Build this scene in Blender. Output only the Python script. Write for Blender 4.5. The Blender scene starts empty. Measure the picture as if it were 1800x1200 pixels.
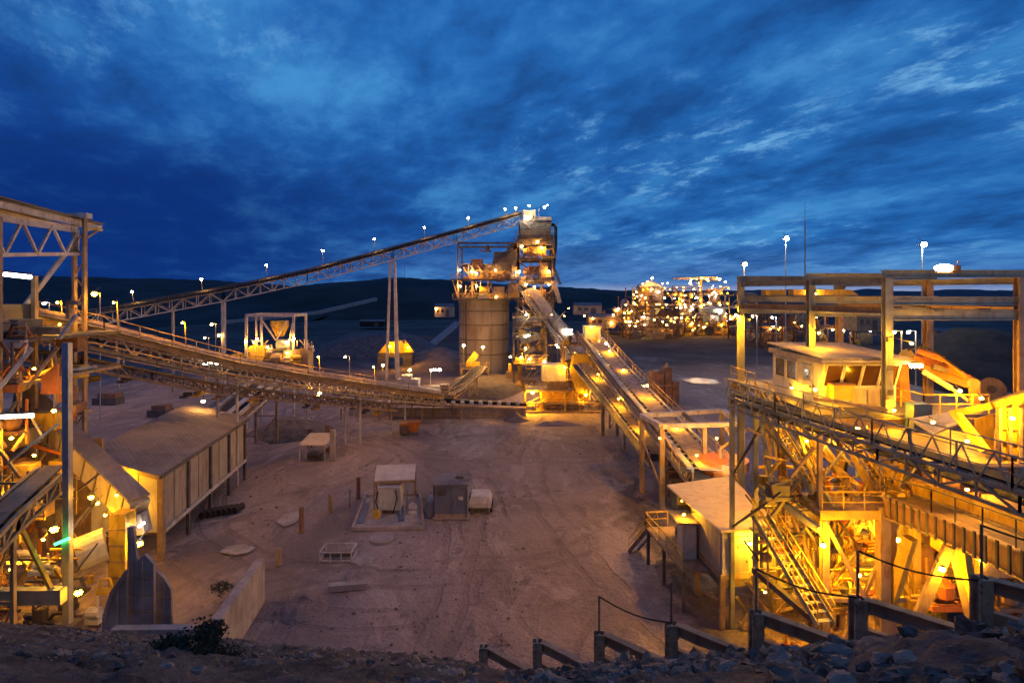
import bpy, math, random
from mathutils import Vector, noise
random.seed(7)
S = bpy.context.scene
COL = S.collection
# ------------------------------------------------------------------ camera
F, H, HZ = 1000.0, 20.0, 515.0            # focal length in px of an 1800 px frame, eye height, horizon row
cam_d = bpy.data.cameras.new('camera'); cam = bpy.data.objects.new('camera', cam_d); COL.objects.link(cam)
cam.location = (0, 0, H); cam.rotation_euler = (math.radians(90), 0, 0)
cam_d.sensor_width = 36; cam_d.lens = 20; cam_d.shift_y = -(600 - HZ) / 1800
cam_d.clip_end = 6000; cam_d.clip_start = 0.2
S.camera = cam
S.view_settings.view_transform = 'Standard'; S.view_settings.look = 'None'
S.view_settings.exposure = 0; S.view_settings.gamma = 1
S.cycles.max_bounces = 5; S.cycles.diffuse_bounces = 3; S.cycles.glossy_bounces = 2
S.cycles.sample_clamp_indirect = 4; S.cycles.sample_clamp_direct = 0
# ------------------------------------------------------------------ node helpers
class NT:
    def __init__(s, tree): s.t = tree; s.n = tree.nodes; s.l = tree.links
    def new(s, typ, **kw):
        n = s.n.new(typ)
        for k, v in kw.items(): setattr(n, k, v)
        return n
    def put(s, sock, v):
        if isinstance(v, bpy.types.NodeSocket): s.l.new(v, sock)
        elif v is not None: sock.default_value = v
    def m(s, op, a, b=None, c=None, clamp=False):
        n = s.new('ShaderNodeMath', operation=op, use_clamp=clamp)
        s.put(n.inputs[0], a)
        if b is not None: s.put(n.inputs[1], b)
        if c is not None: s.put(n.inputs[2], c)
        return n.outputs[0]
    def mix(s, f, a, b):
        n = s.new('ShaderNodeMix', data_type='RGBA')
        s.put(n.inputs[0], f)
        for i, v in ((6, a), (7, b)):
            if isinstance(v, (tuple, list)): v = (*v[:3], 1)
            s.put(n.inputs[i], v)
        return n.outputs[2]
    def noise(s, vec, scale, detail=4, rough=.55, dist=0.):
        n = s.new('ShaderNodeTexNoise'); s.put(n.inputs['Vector'], vec)
        n.inputs['Scale'].default_value = scale; n.inputs['Detail'].default_value = detail
        n.inputs['Roughness'].default_value = rough; n.inputs['Distortion'].default_value = dist
        return n.outputs['Fac']
    def rng(s, v, a, b, c=0., d=1., smooth=True):
        n = s.new('ShaderNodeMapRange', interpolation_type='SMOOTHSTEP' if smooth else 'LINEAR')
        s.put(n.inputs[0], v)
        for i, x in enumerate((a, b, c, d)): n.inputs[i + 1].default_value = x
        return n.outputs[0]
    def scalev(s, vec, sx, sy, sz):
        n = s.new('ShaderNodeVectorMath', operation='MULTIPLY'); s.put(n.inputs[0], vec)
        n.inputs[1].default_value = (sx, sy, sz); return n.outputs[0]
# ------------------------------------------------------------------ sky (dusk, broken stratus)
W = bpy.data.worlds.new('World'); S.world = W; W.use_nodes = True
g = NT(W.node_tree); g.n.clear()
tc = g.new('ShaderNodeTexCoord').outputs['Generated']
sx = g.new('ShaderNodeSeparateXYZ'); g.l.new(tc, sx.inputs[0])
X, Y, Z = sx.outputs
zc = g.m('MAXIMUM', Z, 0.0)
den = g.m('ADD', zc, 0.16)
px_, py_ = g.m('DIVIDE', X, den), g.m('DIVIDE', Y, den)
def plane(deg, s1, s2, off=0.):
    ca, sa = math.cos(math.radians(deg)), math.sin(math.radians(deg))
    cb = g.new('ShaderNodeCombineXYZ')
    g.put(cb.inputs[0], g.m('MULTIPLY', g.m('ADD', g.m('MULTIPLY', px_, ca), g.m('MULTIPLY', py_, sa)), s1))
    g.put(cb.inputs[1], g.m('MULTIPLY', g.m('SUBTRACT', g.m('MULTIPLY', py_, ca), g.m('MULTIPLY', px_, sa)), s2))
    cb.inputs[2].default_value = off; return cb.outputs[0]
big = g.noise(plane(18, 1.4, .8, 3.1), 1.0, 4, .5, .1)
med = g.noise(plane(24, 2.4, 1.5, 1.7), 1.5, 9, .64, .12)
fin = g.noise(plane(30, 4.2, 2.4, .4), 1.7, 10, .70, .1)
up = g.m('DIVIDE', X, g.m('MAXIMUM', Y, .05))       # tan of the bearing
side = g.rng(up, -.9, .6)
elev = g.m('DIVIDE', zc, g.m('MAXIMUM', Y, .05))
low = g.rng(elev, .0, .12, 1, 0)
def blob(u0, e0, ru, re_):
    a = g.m('POWER', g.m('ABSOLUTE', g.m('DIVIDE', g.m('SUBTRACT', up, u0), ru)), 2.0)
    b = g.m('POWER', g.m('ABSOLUTE', g.m('DIVIDE', g.m('SUBTRACT', elev, e0), re_)), 2.0)
    return g.rng(g.m('ADD', a, b), 1.0, 0.0)
base = g.mix(side, (.006, .046, .25), (.017, .13, .43))
base = g.mix(g.m('MULTIPLY', blob(-.30, .50, .75, .34), .75), base, (.022, .155, .50))
c = g.m('ADD', g.m('MULTIPLY', big, .45), g.m('MULTIPLY', med, .55))
lightc = g.rng(c, .46, .66); darkc = g.rng(c, .50, .36)
lit = g.m('ADD', .42, g.m('ADD', g.m('MULTIPLY', side, .40), g.m('MULTIPLY', blob(-.30, .55, .7, .4), .35)))
col = g.mix(g.m('MULTIPLY', lightc, lit), base, (.065, .30, .66))
col = g.mix(g.m('MULTIPLY', darkc, .6), col, (.007, .036, .15))
col = g.mix(g.m('MULTIPLY', blob(-.85, .10, .75, .22), .8), col, (.0032, .024, .165))
b1 = g.m('ADD', g.m('ADD', blob(.28, .27, .42, .14), blob(.95, .40, .50, .16)), g.m('ADD', g.m('MULTIPLY', blob(-.6, .48, .4, .16), .35), g.m('MULTIPLY', blob(.45, .08, .5, .07), .8)))
w = g.m('MULTIPLY', g.m('MULTIPLY', g.rng(fin, .49, .64), g.rng(c, .44, .56)), b1, clamp=True)
col = g.mix(g.m('MULTIPLY', w, .85), col, (.19, .47, .80))
hz = g.m('MULTIPLY', g.m('MULTIPLY', low, g.rng(up, -.5, .2)), g.rng(med, .35, .6, .35, 1))
col = g.mix(g.m('MULTIPLY', hz, .75), col, (.10, .24, .52))
hz2 = g.m('MULTIPLY', g.rng(elev, .0, .022, 1, 0), g.rng(up, -.05, .2))
col = g.mix(g.m('MULTIPLY', hz2, .6), col, (.42, .44, .60))
bg = g.new('ShaderNodeBackground'); g.put(bg.inputs[0], col); bg.inputs[1].default_value = 1.0
g.l.new(bg.outputs[0], g.new('ShaderNodeOutputWorld').inputs[0])
# very weak, soft warm sun added behind the camera to tint the yard
sd = bpy.data.lights.new('dusk_fill', 'SUN'); so = bpy.data.objects.new('dusk_fill', sd); COL.objects.link(so)
sd.energy = .12; sd.angle = math.radians(60); sd.color = (1.0, .62, .55)
so.rotation_euler = (math.radians(38), 0, math.radians(-25))
# ------------------------------------------------------------------ placement helpers
def V(*a): return Vector(a)
def at(px, py, d): return V((px - 900) * d / F, d, H - (py - HZ) * d / F)
def gp(px, py, z=0.): return at(px, py, (H - z) * F / (py - HZ))
# ------------------------------------------------------------------ materials
M = {}
def mat(name, col, rough=.7, metal=0., var=.35, scale=1.2, bump=.15, dirt=None, dirt_amt=.5, spec=.3, corr=0):
    m = bpy.data.materials.new(name); m.use_nodes = True; t = NT(m.node_tree); t.n.clear()
    b = t.new('ShaderNodeBsdfPrincipled')
    pos = t.new('ShaderNodeNewGeometry').outputs['Position']
    n1 = t.noise(pos, scale, 5, .6); n2 = t.noise(t.scalev(pos, 1, 1, .25), scale * 3.1, 5, .65)
    lo = tuple(x * (1 - var) for x in col); hi = tuple(min(1, x * (1 + var * .6)) for x in col)
    cc = t.mix(t.rng(n1, .3, .7), lo, hi)
    if dirt: cc = t.mix(t.m('MULTIPLY', t.rng(n2, .5, .68), dirt_amt), cc, dirt)
    t.put(b.inputs['Base Color'], cc); t.put(b.inputs['Roughness'], t.rng(n2, .2, .8, max(0, rough - .15), min(1, rough + .12)))
    b.inputs['Metallic'].default_value = metal; b.inputs['Specular IOR Level'].default_value = spec
    if bump:
        bp = t.new('ShaderNodeBump'); bp.inputs['Strength'].default_value = bump; bp.inputs['Distance'].default_value = .05
        hh = t.noise(pos, scale * 9, 4, .6)
        if corr:
            wv = t.new('ShaderNodeTexWave', wave_type='BANDS', bands_direction='DIAGONAL'); t.put(wv.inputs[0], t.scalev(pos, 1, 1, 0)); wv.inputs['Scale'].default_value = corr
            hh = t.m('ADD', hh, t.m('MULTIPLY', wv.outputs['Fac'], 3.)); bp.inputs['Strength'].default_value = .14
        t.put(bp.inputs['Height'], hh); t.l.new(bp.outputs[0], b.inputs['Normal'])
    t.l.new(b.outputs[0], t.new('ShaderNodeOutputMaterial').inputs[0]); M[name] = m; return m
RUST = (.16, .06, .025)
mat('steel', (.33, .31, .27), .55, 0, .3, .9, .12, RUST, .55)
mat('steel_green', (.33, .33, .24), .5, 0, .3, .8, .1, RUST, .45)
mat('post_steel', (.34, .29, .19), .7, 0, .35, 2.5, .25, (.14, .07, .04), .6)
mat('steel_dark', (.11, .10, .095), .6, 0, .35, 1.1, .15, RUST, .5)
mat('steel_pale', (.52, .47, .42), .55, 0, .25, .9, .1, (.22, .11, .06), .55)
mat('steel_tan', (.34, .235, .14), .6, 0, .3, 1., .15, RUST, .6)
mat('steel_yellow', (.62, .40, .05), .5, 0, .2, 1.2, .1, RUST, .5)
mat('steel_orange', (.46, .15, .035), .45, 0, .2, 1.5, .1, RUST, .4)
mat('galv', (.42, .43, .44), .4, .5, .2, 1.3, .1, (.2, .13, .09), .35)
mat('cream', (.60, .57, .48), .6, 0, .15, .7, .06, (.3, .2, .13), .45)
mat('cream_wall', (.38, .32, .24), .65, 0, .18, .5, .06, (.20, .12, .07), .6, corr=1.1)
mat('roof_sheet', (.20, .175, .18), .9, 0, .3, .35, .1, (.33, .26, .23), .5, spec=.08, corr=1.2)
mat('roof_beige', (.60, .48, .36), .6, 0, .12, .6, .05, (.35, .25, .18), .5)
mat('concrete', (.36, .31, .28), .85, 0, .25, .8, .3, (.18, .13, .11), .5)
mat('concrete_silo', (.30, .265, .235), .85, 0, .22, .16, .2, (.18, .12, .09), .6)
mat('rubber', (.022, .02, .022), .8, 0, .4, 2, .2, (.12, .08, .06), .4)
mat('black', (.012, .012, .014), .6, 0, .3, 2, .1)
mat('blue_paint', (.04, .09, .22), .5, 0, .3, 1, .1, (.2, .13, .1), .4)
mat('plate_steel', (.33, .30, .29), .6, 0, .35, .7, .1, (.2, .13, .1), .5)
mat('bluegrey', (.16, .18, .24), .5, .1, .2, .6, .06, (.2, .15, .13), .4)
mat('dusty_white', (.55, .50, .47), .7, 0, .2, 1.5, .1, (.3, .2, .15), .5)
mat('brown', (.24, .13, .08), .8, 0, .35, 1., .2, (.1, .06, .04), .5)
mat('dust', (.40, .29, .21), .95, 0, .3, 1.2, .3, (.2, .14, .1), .5)
mat('coal', (.022, .021, .024), .95, 0, .4, .3, .6)
mat('ore', (.115, .10, .10), .95, 0, .45, .8, .9, (.2, .15, .12), .5)
mat('ore_tan', (.22, .165, .13), .95, 0, .35, .5, .9, (.12, .09, .07), .5)
mat('rock', (.135, .105, .078), .9, 0, .45, 1.1, .8, (.17, .155, .145), .5)
mat('rock_pale', (.24, .19, .145), .9, 0, .25, 1.5, .7, (.25, .21, .18), .4)
mat('leaf', (.035, .045, .022), .7, 0, .5, 6, 0)
mat('twig', (.07, .05, .035), .9, 0, .3, 5, .1)
mat('hill', (.035, .032, .03), 1., 0, .5, .02, .3)
mat('hill_far', (.05, .055, .075), 1., 0, .3, .01, .2)
mat('green_tank', (.36, .43, .36), .5, 0, .15, .2, .05, (.3, .25, .15), .4)
mat('door_red', (.30, .05, .03), .6, 0, .2, 1, .05)
def glassm():
    m = bpy.data.materials.new('window_glass'); m.use_nodes = True
    b = m.node_tree.nodes['Principled BSDF']; b.inputs['Base Color'].default_value = (.07, .03, .012, 1)  # brown base colour stands in for a warm lit interior
    b.inputs['Roughness'].default_value = .12; b.inputs['Specular IOR Level'].default_value = .6; M['glass'] = m
glassm()
def water():
    m = bpy.data.materials.new('water'); m.use_nodes = True
    b = m.node_tree.nodes['Principled BSDF']; b.inputs['Base Color'].default_value = (.30, .30, .33, 1)
    b.inputs['Roughness'].default_value = .22; b.inputs['Specular IOR Level'].default_value = 1.0; M['water'] = m
water()
def emis(name, col, k):
    m = bpy.data.materials.new(name); m.use_nodes = True; t = NT(m.node_tree); t.n.clear()
    e = t.new('ShaderNodeEmission'); e.inputs[0].default_value = (*col, 1); e.inputs[1].default_value = k
    t.l.new(e.outputs[0], t.new('ShaderNodeOutputMaterial').inputs[0]); M[name] = m; return m
SOD, WARM, COOL = (1., .43, .007), (1., .46, .08), (1., .88, .66)
KL = 4.0
def emat(col, k):
    k = k*KL; key = 'lamp_glow_%d_%d' % (int(col[2] * 100), int(k))
    return M.get(key) or emis(key, col, k)
def gmat():
    m = bpy.data.materials.new('yard_dirt'); m.use_nodes = True; t = NT(m.node_tree); t.n.clear()
    b = t.new('ShaderNodeBsdfPrincipled'); pos = t.new('ShaderNodeNewGeometry').outputs['Position']
    a = t.noise(pos, .045, 6, .6, .8); bb = t.noise(t.scalev(pos, 1, .7, 1), .30, 7, .66, .5); f = t.noise(pos, 2.6, 5, .65)
    c = t.mix(t.rng(a, .35, .65), (.205, .155, .14), (.35, .27, .24))
    c = t.mix(t.m('MULTIPLY', t.rng(bb, .52, .66), .35), c, (.41, .315, .285))      # pale dry crusts
    c = t.mix(t.m('MULTIPLY', t.rng(bb, .46, .34), .5), c, (.145, .115, .105))     # damp patches
    c = t.mix(t.m('MULTIPLY', t.rng(f, .45, .65), .3), c, (.2, .15, .125))
    sc_ = t.noise(t.scalev(pos, 1.0, .45, 1), .16, 6, .72, .6)                     # long scuffs left by machines
    c = t.mix(t.m('MULTIPLY', t.rng(sc_, .52, .60), .5), c, (.47, .37, .32)); c = t.mix(t.m('MULTIPLY', t.rng(sc_, .44, .37), .55), c, (.15, .105, .095))
    # oily damp drain line beside the hut landing, and smaller stains round the pad
    sp_ = t.new('ShaderNodeSeparateXYZ'); t.put(sp_.inputs[0], pos); wob = t.m('MULTIPLY', t.m('SUBTRACT', t.noise(pos, .22, 5, .65), .5), 9.)
    dl = t.m('ABSOLUTE', t.m('ADD', t.m('SUBTRACT', sp_.outputs[0], 12.0), wob))
    dm = t.m('MULTIPLY', t.rng(dl, .6, 1.9, 1, 0), t.m('MULTIPLY', t.rng(sp_.outputs[1], 72, 60), t.rng(sp_.outputs[1], 30, 34)))
    st = t.rng(t.noise(pos, .55, 4, .5), .62, .68)
    c = t.mix(t.m('MULTIPLY', dm, .75), c, (.075, .06, .058)); c = t.mix(t.m('MULTIPLY', st, .5), c, (.13, .095, .085))
    # wheel tracks: bent parallel pairs, broken up
    def tracks(deg, sc, dist, lo, hi):
        mp = t.new('ShaderNodeMapping'); t.put(mp.inputs[0], pos); mp.inputs['Rotation'].default_value = (0, 0, math.radians(deg))
        wv = t.new('ShaderNodeTexWave', wave_type='BANDS', bands_direction='X', wave_profile='SIN'); t.put(wv.inputs[0], mp.outputs[0])
        wv.inputs['Scale'].default_value = sc; wv.inputs['Distortion'].default_value = dist
        wv.inputs['Detail'].default_value = 2.5; wv.inputs['Detail Scale'].default_value = .18
        return t.m('MULTIPLY', t.rng(wv.outputs['Fac'], .62, .9), t.rng(t.noise(mp.outputs[0], .07, 3, .5), lo, hi))
    t1 = tracks(24, .30, 20, .54, .66); t2 = tracks(-14, .24, 22, .54, .66)
    tt = t.m('MULTIPLY', t.m('MAXIMUM', t1, t2), .5)
    wx = t.m('MULTIPLY', t.m('SUBTRACT', t.noise(pos, .12, 2, .5), .5), 2.2); edge = t.noise(pos, 3.2, 4, .6)
    for cx, cy, R, w_, lo_, sd_ in ((-8, 62, 22, .34, .44, 1), (-9, 61, 26, .3, .5, 2), (24, 26, 20, .3, .46, 3), (27, 30, 27, .32, .5, 4), (-60, 40, 56, .34, .44, 5), (-64, 44, 63, .3, .48, 6), (80, 66, 78, .34, .46, 7), (84, 60, 88, .3, .5, 8), (2, 110, 42, .36, .46, 9), (-2, 8, 34, .3, .5, 10), (-45, 74, 30, .3, .45, 11)):
        dx_ = t.m('SUBTRACT', sp_.outputs[0], cx); dy_ = t.m('SUBTRACT', sp_.outputs[1], cy)
        dd_ = t.m('ADD', t.m('SUBTRACT', t.m('SQRT', t.m('ADD', t.m('MULTIPLY', dx_, dx_), t.m('MULTIPLY', dy_, dy_))), R), wx)
        e_ = t.m('ABSOLUTE', t.m('SUBTRACT', t.m('ABSOLUTE', dd_), 1.0))
        k_ = t.m('MULTIPLY', t.rng(t.m('ADD', e_, t.m('MULTIPLY', edge, .3)), w_+.15, w_-.05+.05, 0, 1), t.rng(t.noise(t.scalev(pos, 1, 1, 1), .06+.01*sd_, 2, .5), lo_-.08, lo_+.1))
        tt = t.m('MAXIMUM', tt, k_)
    c = t.mix(t.m('MULTIPLY', tt, .3), c, (.135, .10, .09))
    vo = t.new('ShaderNodeTexVoronoi', feature='F1'); t.put(vo.inputs['Vector'], t.scalev(pos, 1, 1, 1)); vo.inputs['Scale'].default_value = 1.6
    peb = t.rng(vo.outputs['Distance'], .16, .06)
    c = t.mix(t.m('MULTIPLY', t.m('MULTIPLY', peb, t.rng(bb, .45, .6)), .5), c, (.46, .39, .35))
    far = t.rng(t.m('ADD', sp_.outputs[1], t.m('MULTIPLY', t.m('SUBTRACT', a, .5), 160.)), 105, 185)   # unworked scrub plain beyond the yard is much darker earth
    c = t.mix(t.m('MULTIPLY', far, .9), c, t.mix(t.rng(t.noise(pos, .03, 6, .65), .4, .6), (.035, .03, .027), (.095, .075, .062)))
    t.put(b.inputs['Base Color'], c); t.put(b.inputs['Roughness'], t.rng(bb, .44, .34, .93, .70)); b.inputs['Specular IOR Level'].default_value = .25
    h = t.m('SUBTRACT', t.m('ADD', t.m('MULTIPLY', bb, .6), t.m('MULTIPLY', f, .22)), t.m('MULTIPLY', tt, .10))
    h = t.m('ADD', h, t.m('MULTIPLY', peb, .05))
    bp = t.new('ShaderNodeBump'); bp.inputs['Strength'].default_value = 1.; bp.inputs['Distance'].default_value = .9
    t.put(bp.inputs['Height'], h); t.l.new(bp.outputs[0], b.inputs['Normal'])
    t.l.new(b.outputs[0], t.new('ShaderNodeOutputMaterial').inputs[0]); M['yard'] = m
gmat()
def emb_mat():
    m = bpy.data.materials.new('embankment_rubble'); m.use_nodes = True; t = NT(m.node_tree); t.n.clear()
    b = t.new('ShaderNodeBsdfPrincipled'); pos = t.new('ShaderNodeNewGeometry').outputs['Position']
    a = t.noise(pos, .5, 5, .6); f = t.noise(pos, 3.5, 6, .7)
    c = t.mix(t.rng(a, .35, .65), (.048, .047, .048), (.12, .115, .112)); c = t.mix(t.m('MULTIPLY', t.rng(f, .5, .66), .5), c, (.19, .175, .165))
    t.put(b.inputs['Base Color'], c); b.inputs['Roughness'].default_value = .95; b.inputs['Specular IOR Level'].default_value = .2
    bp = t.new('ShaderNodeBump'); bp.inputs['Strength'].default_value = 1; bp.inputs['Distance'].default_value = .5
    t.put(bp.inputs['Height'], t.m('ADD', a, t.m('MULTIPLY', f, .5))); t.l.new(bp.outputs[0], b.inputs['Normal'])
    t.l.new(b.outputs[0], t.new('ShaderNodeOutputMaterial').inputs[0]); M['embankment'] = m
emb_mat()
# ------------------------------------------------------------------ mesh building
class MB:
    def __init__(s): s.v = []; s.f = []
    def quad8(s, c8):
        o = len(s.v); s.v += [tuple(c) for c in c8]
        s.f += [(o, o+3, o+2, o+1), (o+4, o+5, o+6, o+7), (o, o+1, o+5, o+4), (o+1, o+2, o+6, o+5), (o+2, o+3, o+7, o+6), (o+3, o, o+4, o+7)]
        return s
    def box(s, x0, x1, y0, y1, z0, z1, rz=0, c=None):
        P = [V(x, y, z) for z in (z0, z1) for x, y in ((x0, y0), (x1, y0), (x1, y1), (x0, y1))]
        if rz:
            cx, cy = c or ((x0+x1)/2, (y0+y1)/2); a, b = math.cos(rz), math.sin(rz)
            P = [V(cx+(p.x-cx)*a-(p.y-cy)*b, cy+(p.x-cx)*b+(p.y-cy)*a, p.z) for p in P]
        return s.quad8(P)
    def beam(s, p, q, w=.2, h=None, ext=0.):
        p = Vector(p); q = Vector(q); h = h or w; d = (q-p)
        if d.length < 1e-5: return s
        d.normalize(); p = p-d*ext; q = q+d*ext
        up = V(0, 0, 1) if abs(d.z) < .98 else V(0, 1, 0)
        r = d.cross(up).normalized(); u = r.cross(d).normalized()
        c = []
        for o in (p, q): c += [o-r*w/2-u*h/2, o+r*w/2-u*h/2, o+r*w/2+u*h/2, o-r*w/2+u*h/2]
        return s.quad8(c)
    def ibeam(s, p, q, w=.3, h=.4, t=.04):
        p = Vector(p); q = Vector(q); d = (q-p).normalized()
        up = V(0, 0, 1) if abs(d.z) < .98 else V(0, 1, 0)
        r = d.cross(up).normalized(); u = r.cross(d).normalized(); k = (h-t)/2
        s.beam(p+u*k, q+u*k, w, t); s.beam(p-u*k, q-u*k, w, t); s.beam(p, q, t, h-2*t); return s
    def tube(s, p, q, r=.1, r2=None, n=8, cap=True):
        p = Vector(p); q = Vector(q); r2 = r if r2 is None else r2; d = (q-p).normalized()
        a = d.orthogonal().normalized(); b = d.cross(a); o = len(s.v)
        for c, rr in ((p, r), (q, r2)):
            for i in range(n):
                t = 2*math.pi*i/n; s.v.append(tuple(c+(a*math.cos(t)+b*math.sin(t))*rr))
        for i in range(n): j = (i+1) % n; s.f.append((o+i, o+j, o+n+j, o+n+i))
        if cap: s.f.append(tuple(o+i for i in reversed(range(n)))); s.f.append(tuple(o+n+i for i in range(n)))
        return s
    def path(s, pts, r=.1, n=6):
        for a, b in zip(pts, pts[1:]):
            d = (Vector(b)-Vector(a)).normalized()*r*.3; s.tube(Vector(a)-d, Vector(b)+d, r, n=n)
        return s
    def lathe(s, c, prof, n=24):
        c = Vector(c); o = len(s.v); k = len(prof)
        for r, z in prof:
            for i in range(n):
                t = 2*math.pi*i/n; s.v.append((c.x+r*math.cos(t), c.y+r*math.sin(t), c.z+z))
        for j in range(k-1):
            for i in range(n): ii = (i+1) % n; s.f.append((o+j*n+i, o+j*n+ii, o+(j+1)*n+ii, o+(j+1)*n+i))
        s.f.append(tuple(o+i for i in reversed(range(n)))); s.f.append(tuple(o+(k-1)*n+i for i in range(n))); return s
    def poly(s, pts, th):                      # flat polygon with real thickness along its normal
        pts = [Vector(p) for p in pts]; n = (pts[1]-pts[0]).cross(pts[2]-pts[0]).normalized()*th/2; k = len(pts); o = len(s.v)
        s.v += [tuple(p-n) for p in pts]+[tuple(p+n) for p in pts]
        s.f.append(tuple(o+i for i in reversed(range(k)))); s.f.append(tuple(o+k+i for i in range(k)))
        for i in range(k): j = (i+1) % k; s.f.append((o+i, o+j, o+k+j, o+k+i))
        return s
    def ball(s, c, r, sq=(1, 1, 1), jit=0., sub=1, seed=0):
        t = (1+5**.5)/2
        vs = [V(*q).normalized() for q in ((-1, t, 0), (1, t, 0), (-1, -t, 0), (1, -t, 0), (0, -1, t), (0, 1, t), (0, -1, -t), (0, 1, -t), (t, 0, -1), (t, 0, 1), (-t, 0, -1), (-t, 0, 1))]
        fs = [(0,11,5),(0,5,1),(0,1,7),(0,7,10),(0,10,11),(1,5,9),(5,11,4),(11,10,2),(10,7,6),(7,1,8),(3,9,4),(3,4,2),(3,2,6),(3,6,8),(3,8,9),(4,9,5),(2,4,11),(6,2,10),(8,6,7),(9,8,1)]
        for _ in range(sub-1):
            cache = {}; nf = []
            def mid(a, b):
                k = (min(a, b), max(a, b))
                if k not in cache: vs.append((vs[a]+vs[b]).normalized()); cache[k] = len(vs)-1
                return cache[k]
            for a, b, c_ in fs:
                x, y, z = mid(a, b), mid(b, c_), mid(c_, a); nf += [(a, x, z), (b, y, x), (c_, z, y), (x, y, z)]
            fs = nf
        o = len(s.v); c = Vector(c)
        for v in vs:
            k = r*(1+(jit*noise.noise(v*1.7+V(seed*3.1, seed*1.7, seed)) if jit else 0))
            s.v.append((c.x+v.x*k*sq[0], c.y+v.y*k*sq[1], c.z+v.z*k*sq[2]))
        s.f += [(a+o, b+o, d+o) for a, b, d in fs]; return s
    def mesh(s, name, material, off=(0, 0, 0), smooth=False):
        me = bpy.data.meshes.new(name); o = Vector(off)
        me.from_pydata([(a-o.x, b-o.y, c-o.z) for a, b, c in s.v], [], s.f)
        me.materials.append(M[material] if isinstance(material, str) else material)
        if smooth: me.polygons.foreach_set('use_smooth', [True]*len(me.polygons))
        me.update(); return me
WPOS = {}
def thing(name, label, cat, loc, group=None):
    o = bpy.data.objects.new(name, None); COL.objects.link(o); o.location = loc; o.empty_display_size = .5
    o['label'] = label; o['category'] = cat
    if group: o['group'] = group
    WPOS[o.name] = Vector(loc); return o
def part(parent, name, mb, material, label=None, smooth=False, kind=None):
    w = WPOS[parent.name]; o = bpy.data.objects.new(name, mb.mesh(name, material, w, smooth)); COL.objects.link(o)
    o.parent = parent; WPOS[o.name] = w
    if label: o['label'] = label
    if kind: o['kind'] = kind
    return o
def solo(name, label, cat, mb, material, group=None, smooth=False, kind=None, loc=(0, 0, 0)):
    o = bpy.data.objects.new(name, mb.mesh(name, material, loc, smooth)); COL.objects.link(o); o.location = loc
    if label: o['label'] = label
    if cat: o['category'] = cat
    if group: o['group'] = group
    if kind: o['kind'] = kind
    WPOS[o.name] = Vector(loc); return o
def bm_(root, name, p, q, w, h=None, m='steel', kind='box'):
    mb = MB()
    if kind == 'I': mb.ibeam(p, q, w, h or w)
    elif kind == 'tube': mb.tube(p, q, w)
    else: mb.beam(p, q, w, h)
    return part(root, name, mb, m)
def copy_tree(o, parent=None):
    c = o.copy(); COL.objects.link(c)
    if parent is not None: c.parent = parent
    for ch in o.children: copy_tree(ch, c)
    return c
def lamp(root, pos, r=.22, k=150, col=SOD, style='bulb', to=None, name='lamp', arm=None):
    pos = Vector(pos); r = r*.78; k = k*1.55
    if style == 'tube':
        q = Vector(to); d = (q-pos).normalized()
        hs = part(root, name, MB().beam(pos+V(0, 0, r*1.25), q+V(0, 0, r*1.25), r*1.8, r*.35), 'steel_dark')
        b = MB().tube(pos, q, r*.75, n=6); part(hs, 'bulb', b, emat(col, k*.3)); return hs
    if style == 'flood':                     # housing with one glowing face, aimed at `to`
        d = (Vector(to)-pos).normalized(); hs = part(root, name, MB().beam(pos-d*r*1.0, pos, r*2.4, r*2.0), 'steel_dark')
        part(hs, 'bulb', MB().beam(pos+d*.01, pos+d*.05, r*2.1, r*1.7), emat(col, k)); return hs
    mb = MB().lathe(pos+V(0, 0, r*.9), [(r*.35, .5*r), (r*1.0, 0), (r*.9, -.05*r)], 8)
    arm = Vector(arm) if arm else pos+V(0, r*3.2, r*2.6)
    mb.tube(pos+V(0, 0, r*1.2), arm, max(.03, r*.13), n=5)
    hs = part(root, name, mb, 'steel_dark')
    part(hs, 'bulb', MB().ball(pos, r, (1, 1, .8)), emat(col, k)); return hs
def rail_mb(mb, pts, h=1.05, r=.03, step=1.6, mid=True):
    pts = [Vector(p) for p in pts]
    for a, b in zip(pts, pts[1:]):
        L = (b-a).length; n = max(1, round(L/step))
        for i in range(n+1): p = a.lerp(b, i/n); mb.beam(p, p+V(0, 0, h), r*1.6)
        mb.beam(a+V(0, 0, h), b+V(0, 0, h), r*2)
        if mid: mb.beam(a+V(0, 0, h*.5), b+V(0, 0, h*.5), r*1.4)
    return mb
def railing(root, pts, m='steel_yellow', **k): return part(root, 'handrail', rail_mb(MB(), pts, **k), m)
def lattice_mb(mb, a, b, c, d, n, w=.12, verts=True):
    """zigzag web between chord a->b and chord c->d"""
    a, b, c, d = map(Vector, (a, b, c, d))
    for i in range(n):
        t0, t1 = i/n, (i+1)/n
        p, q = (a.lerp(b, t0), c.lerp(d, t1)) if i % 2 else (c.lerp(d, t0), a.lerp(b, t1))
        mb.beam(p, q, w)
        if verts: mb.beam(a.lerp(b, t0), c.lerp(d, t0), w*.9)
    mb.beam(b, d, w*.9); return mb
def sweep(mb, pts, w, h):
    for a, b in zip(pts, pts[1:]): mb.beam(a, b, w, h, ext=.02)
    return mb
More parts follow.
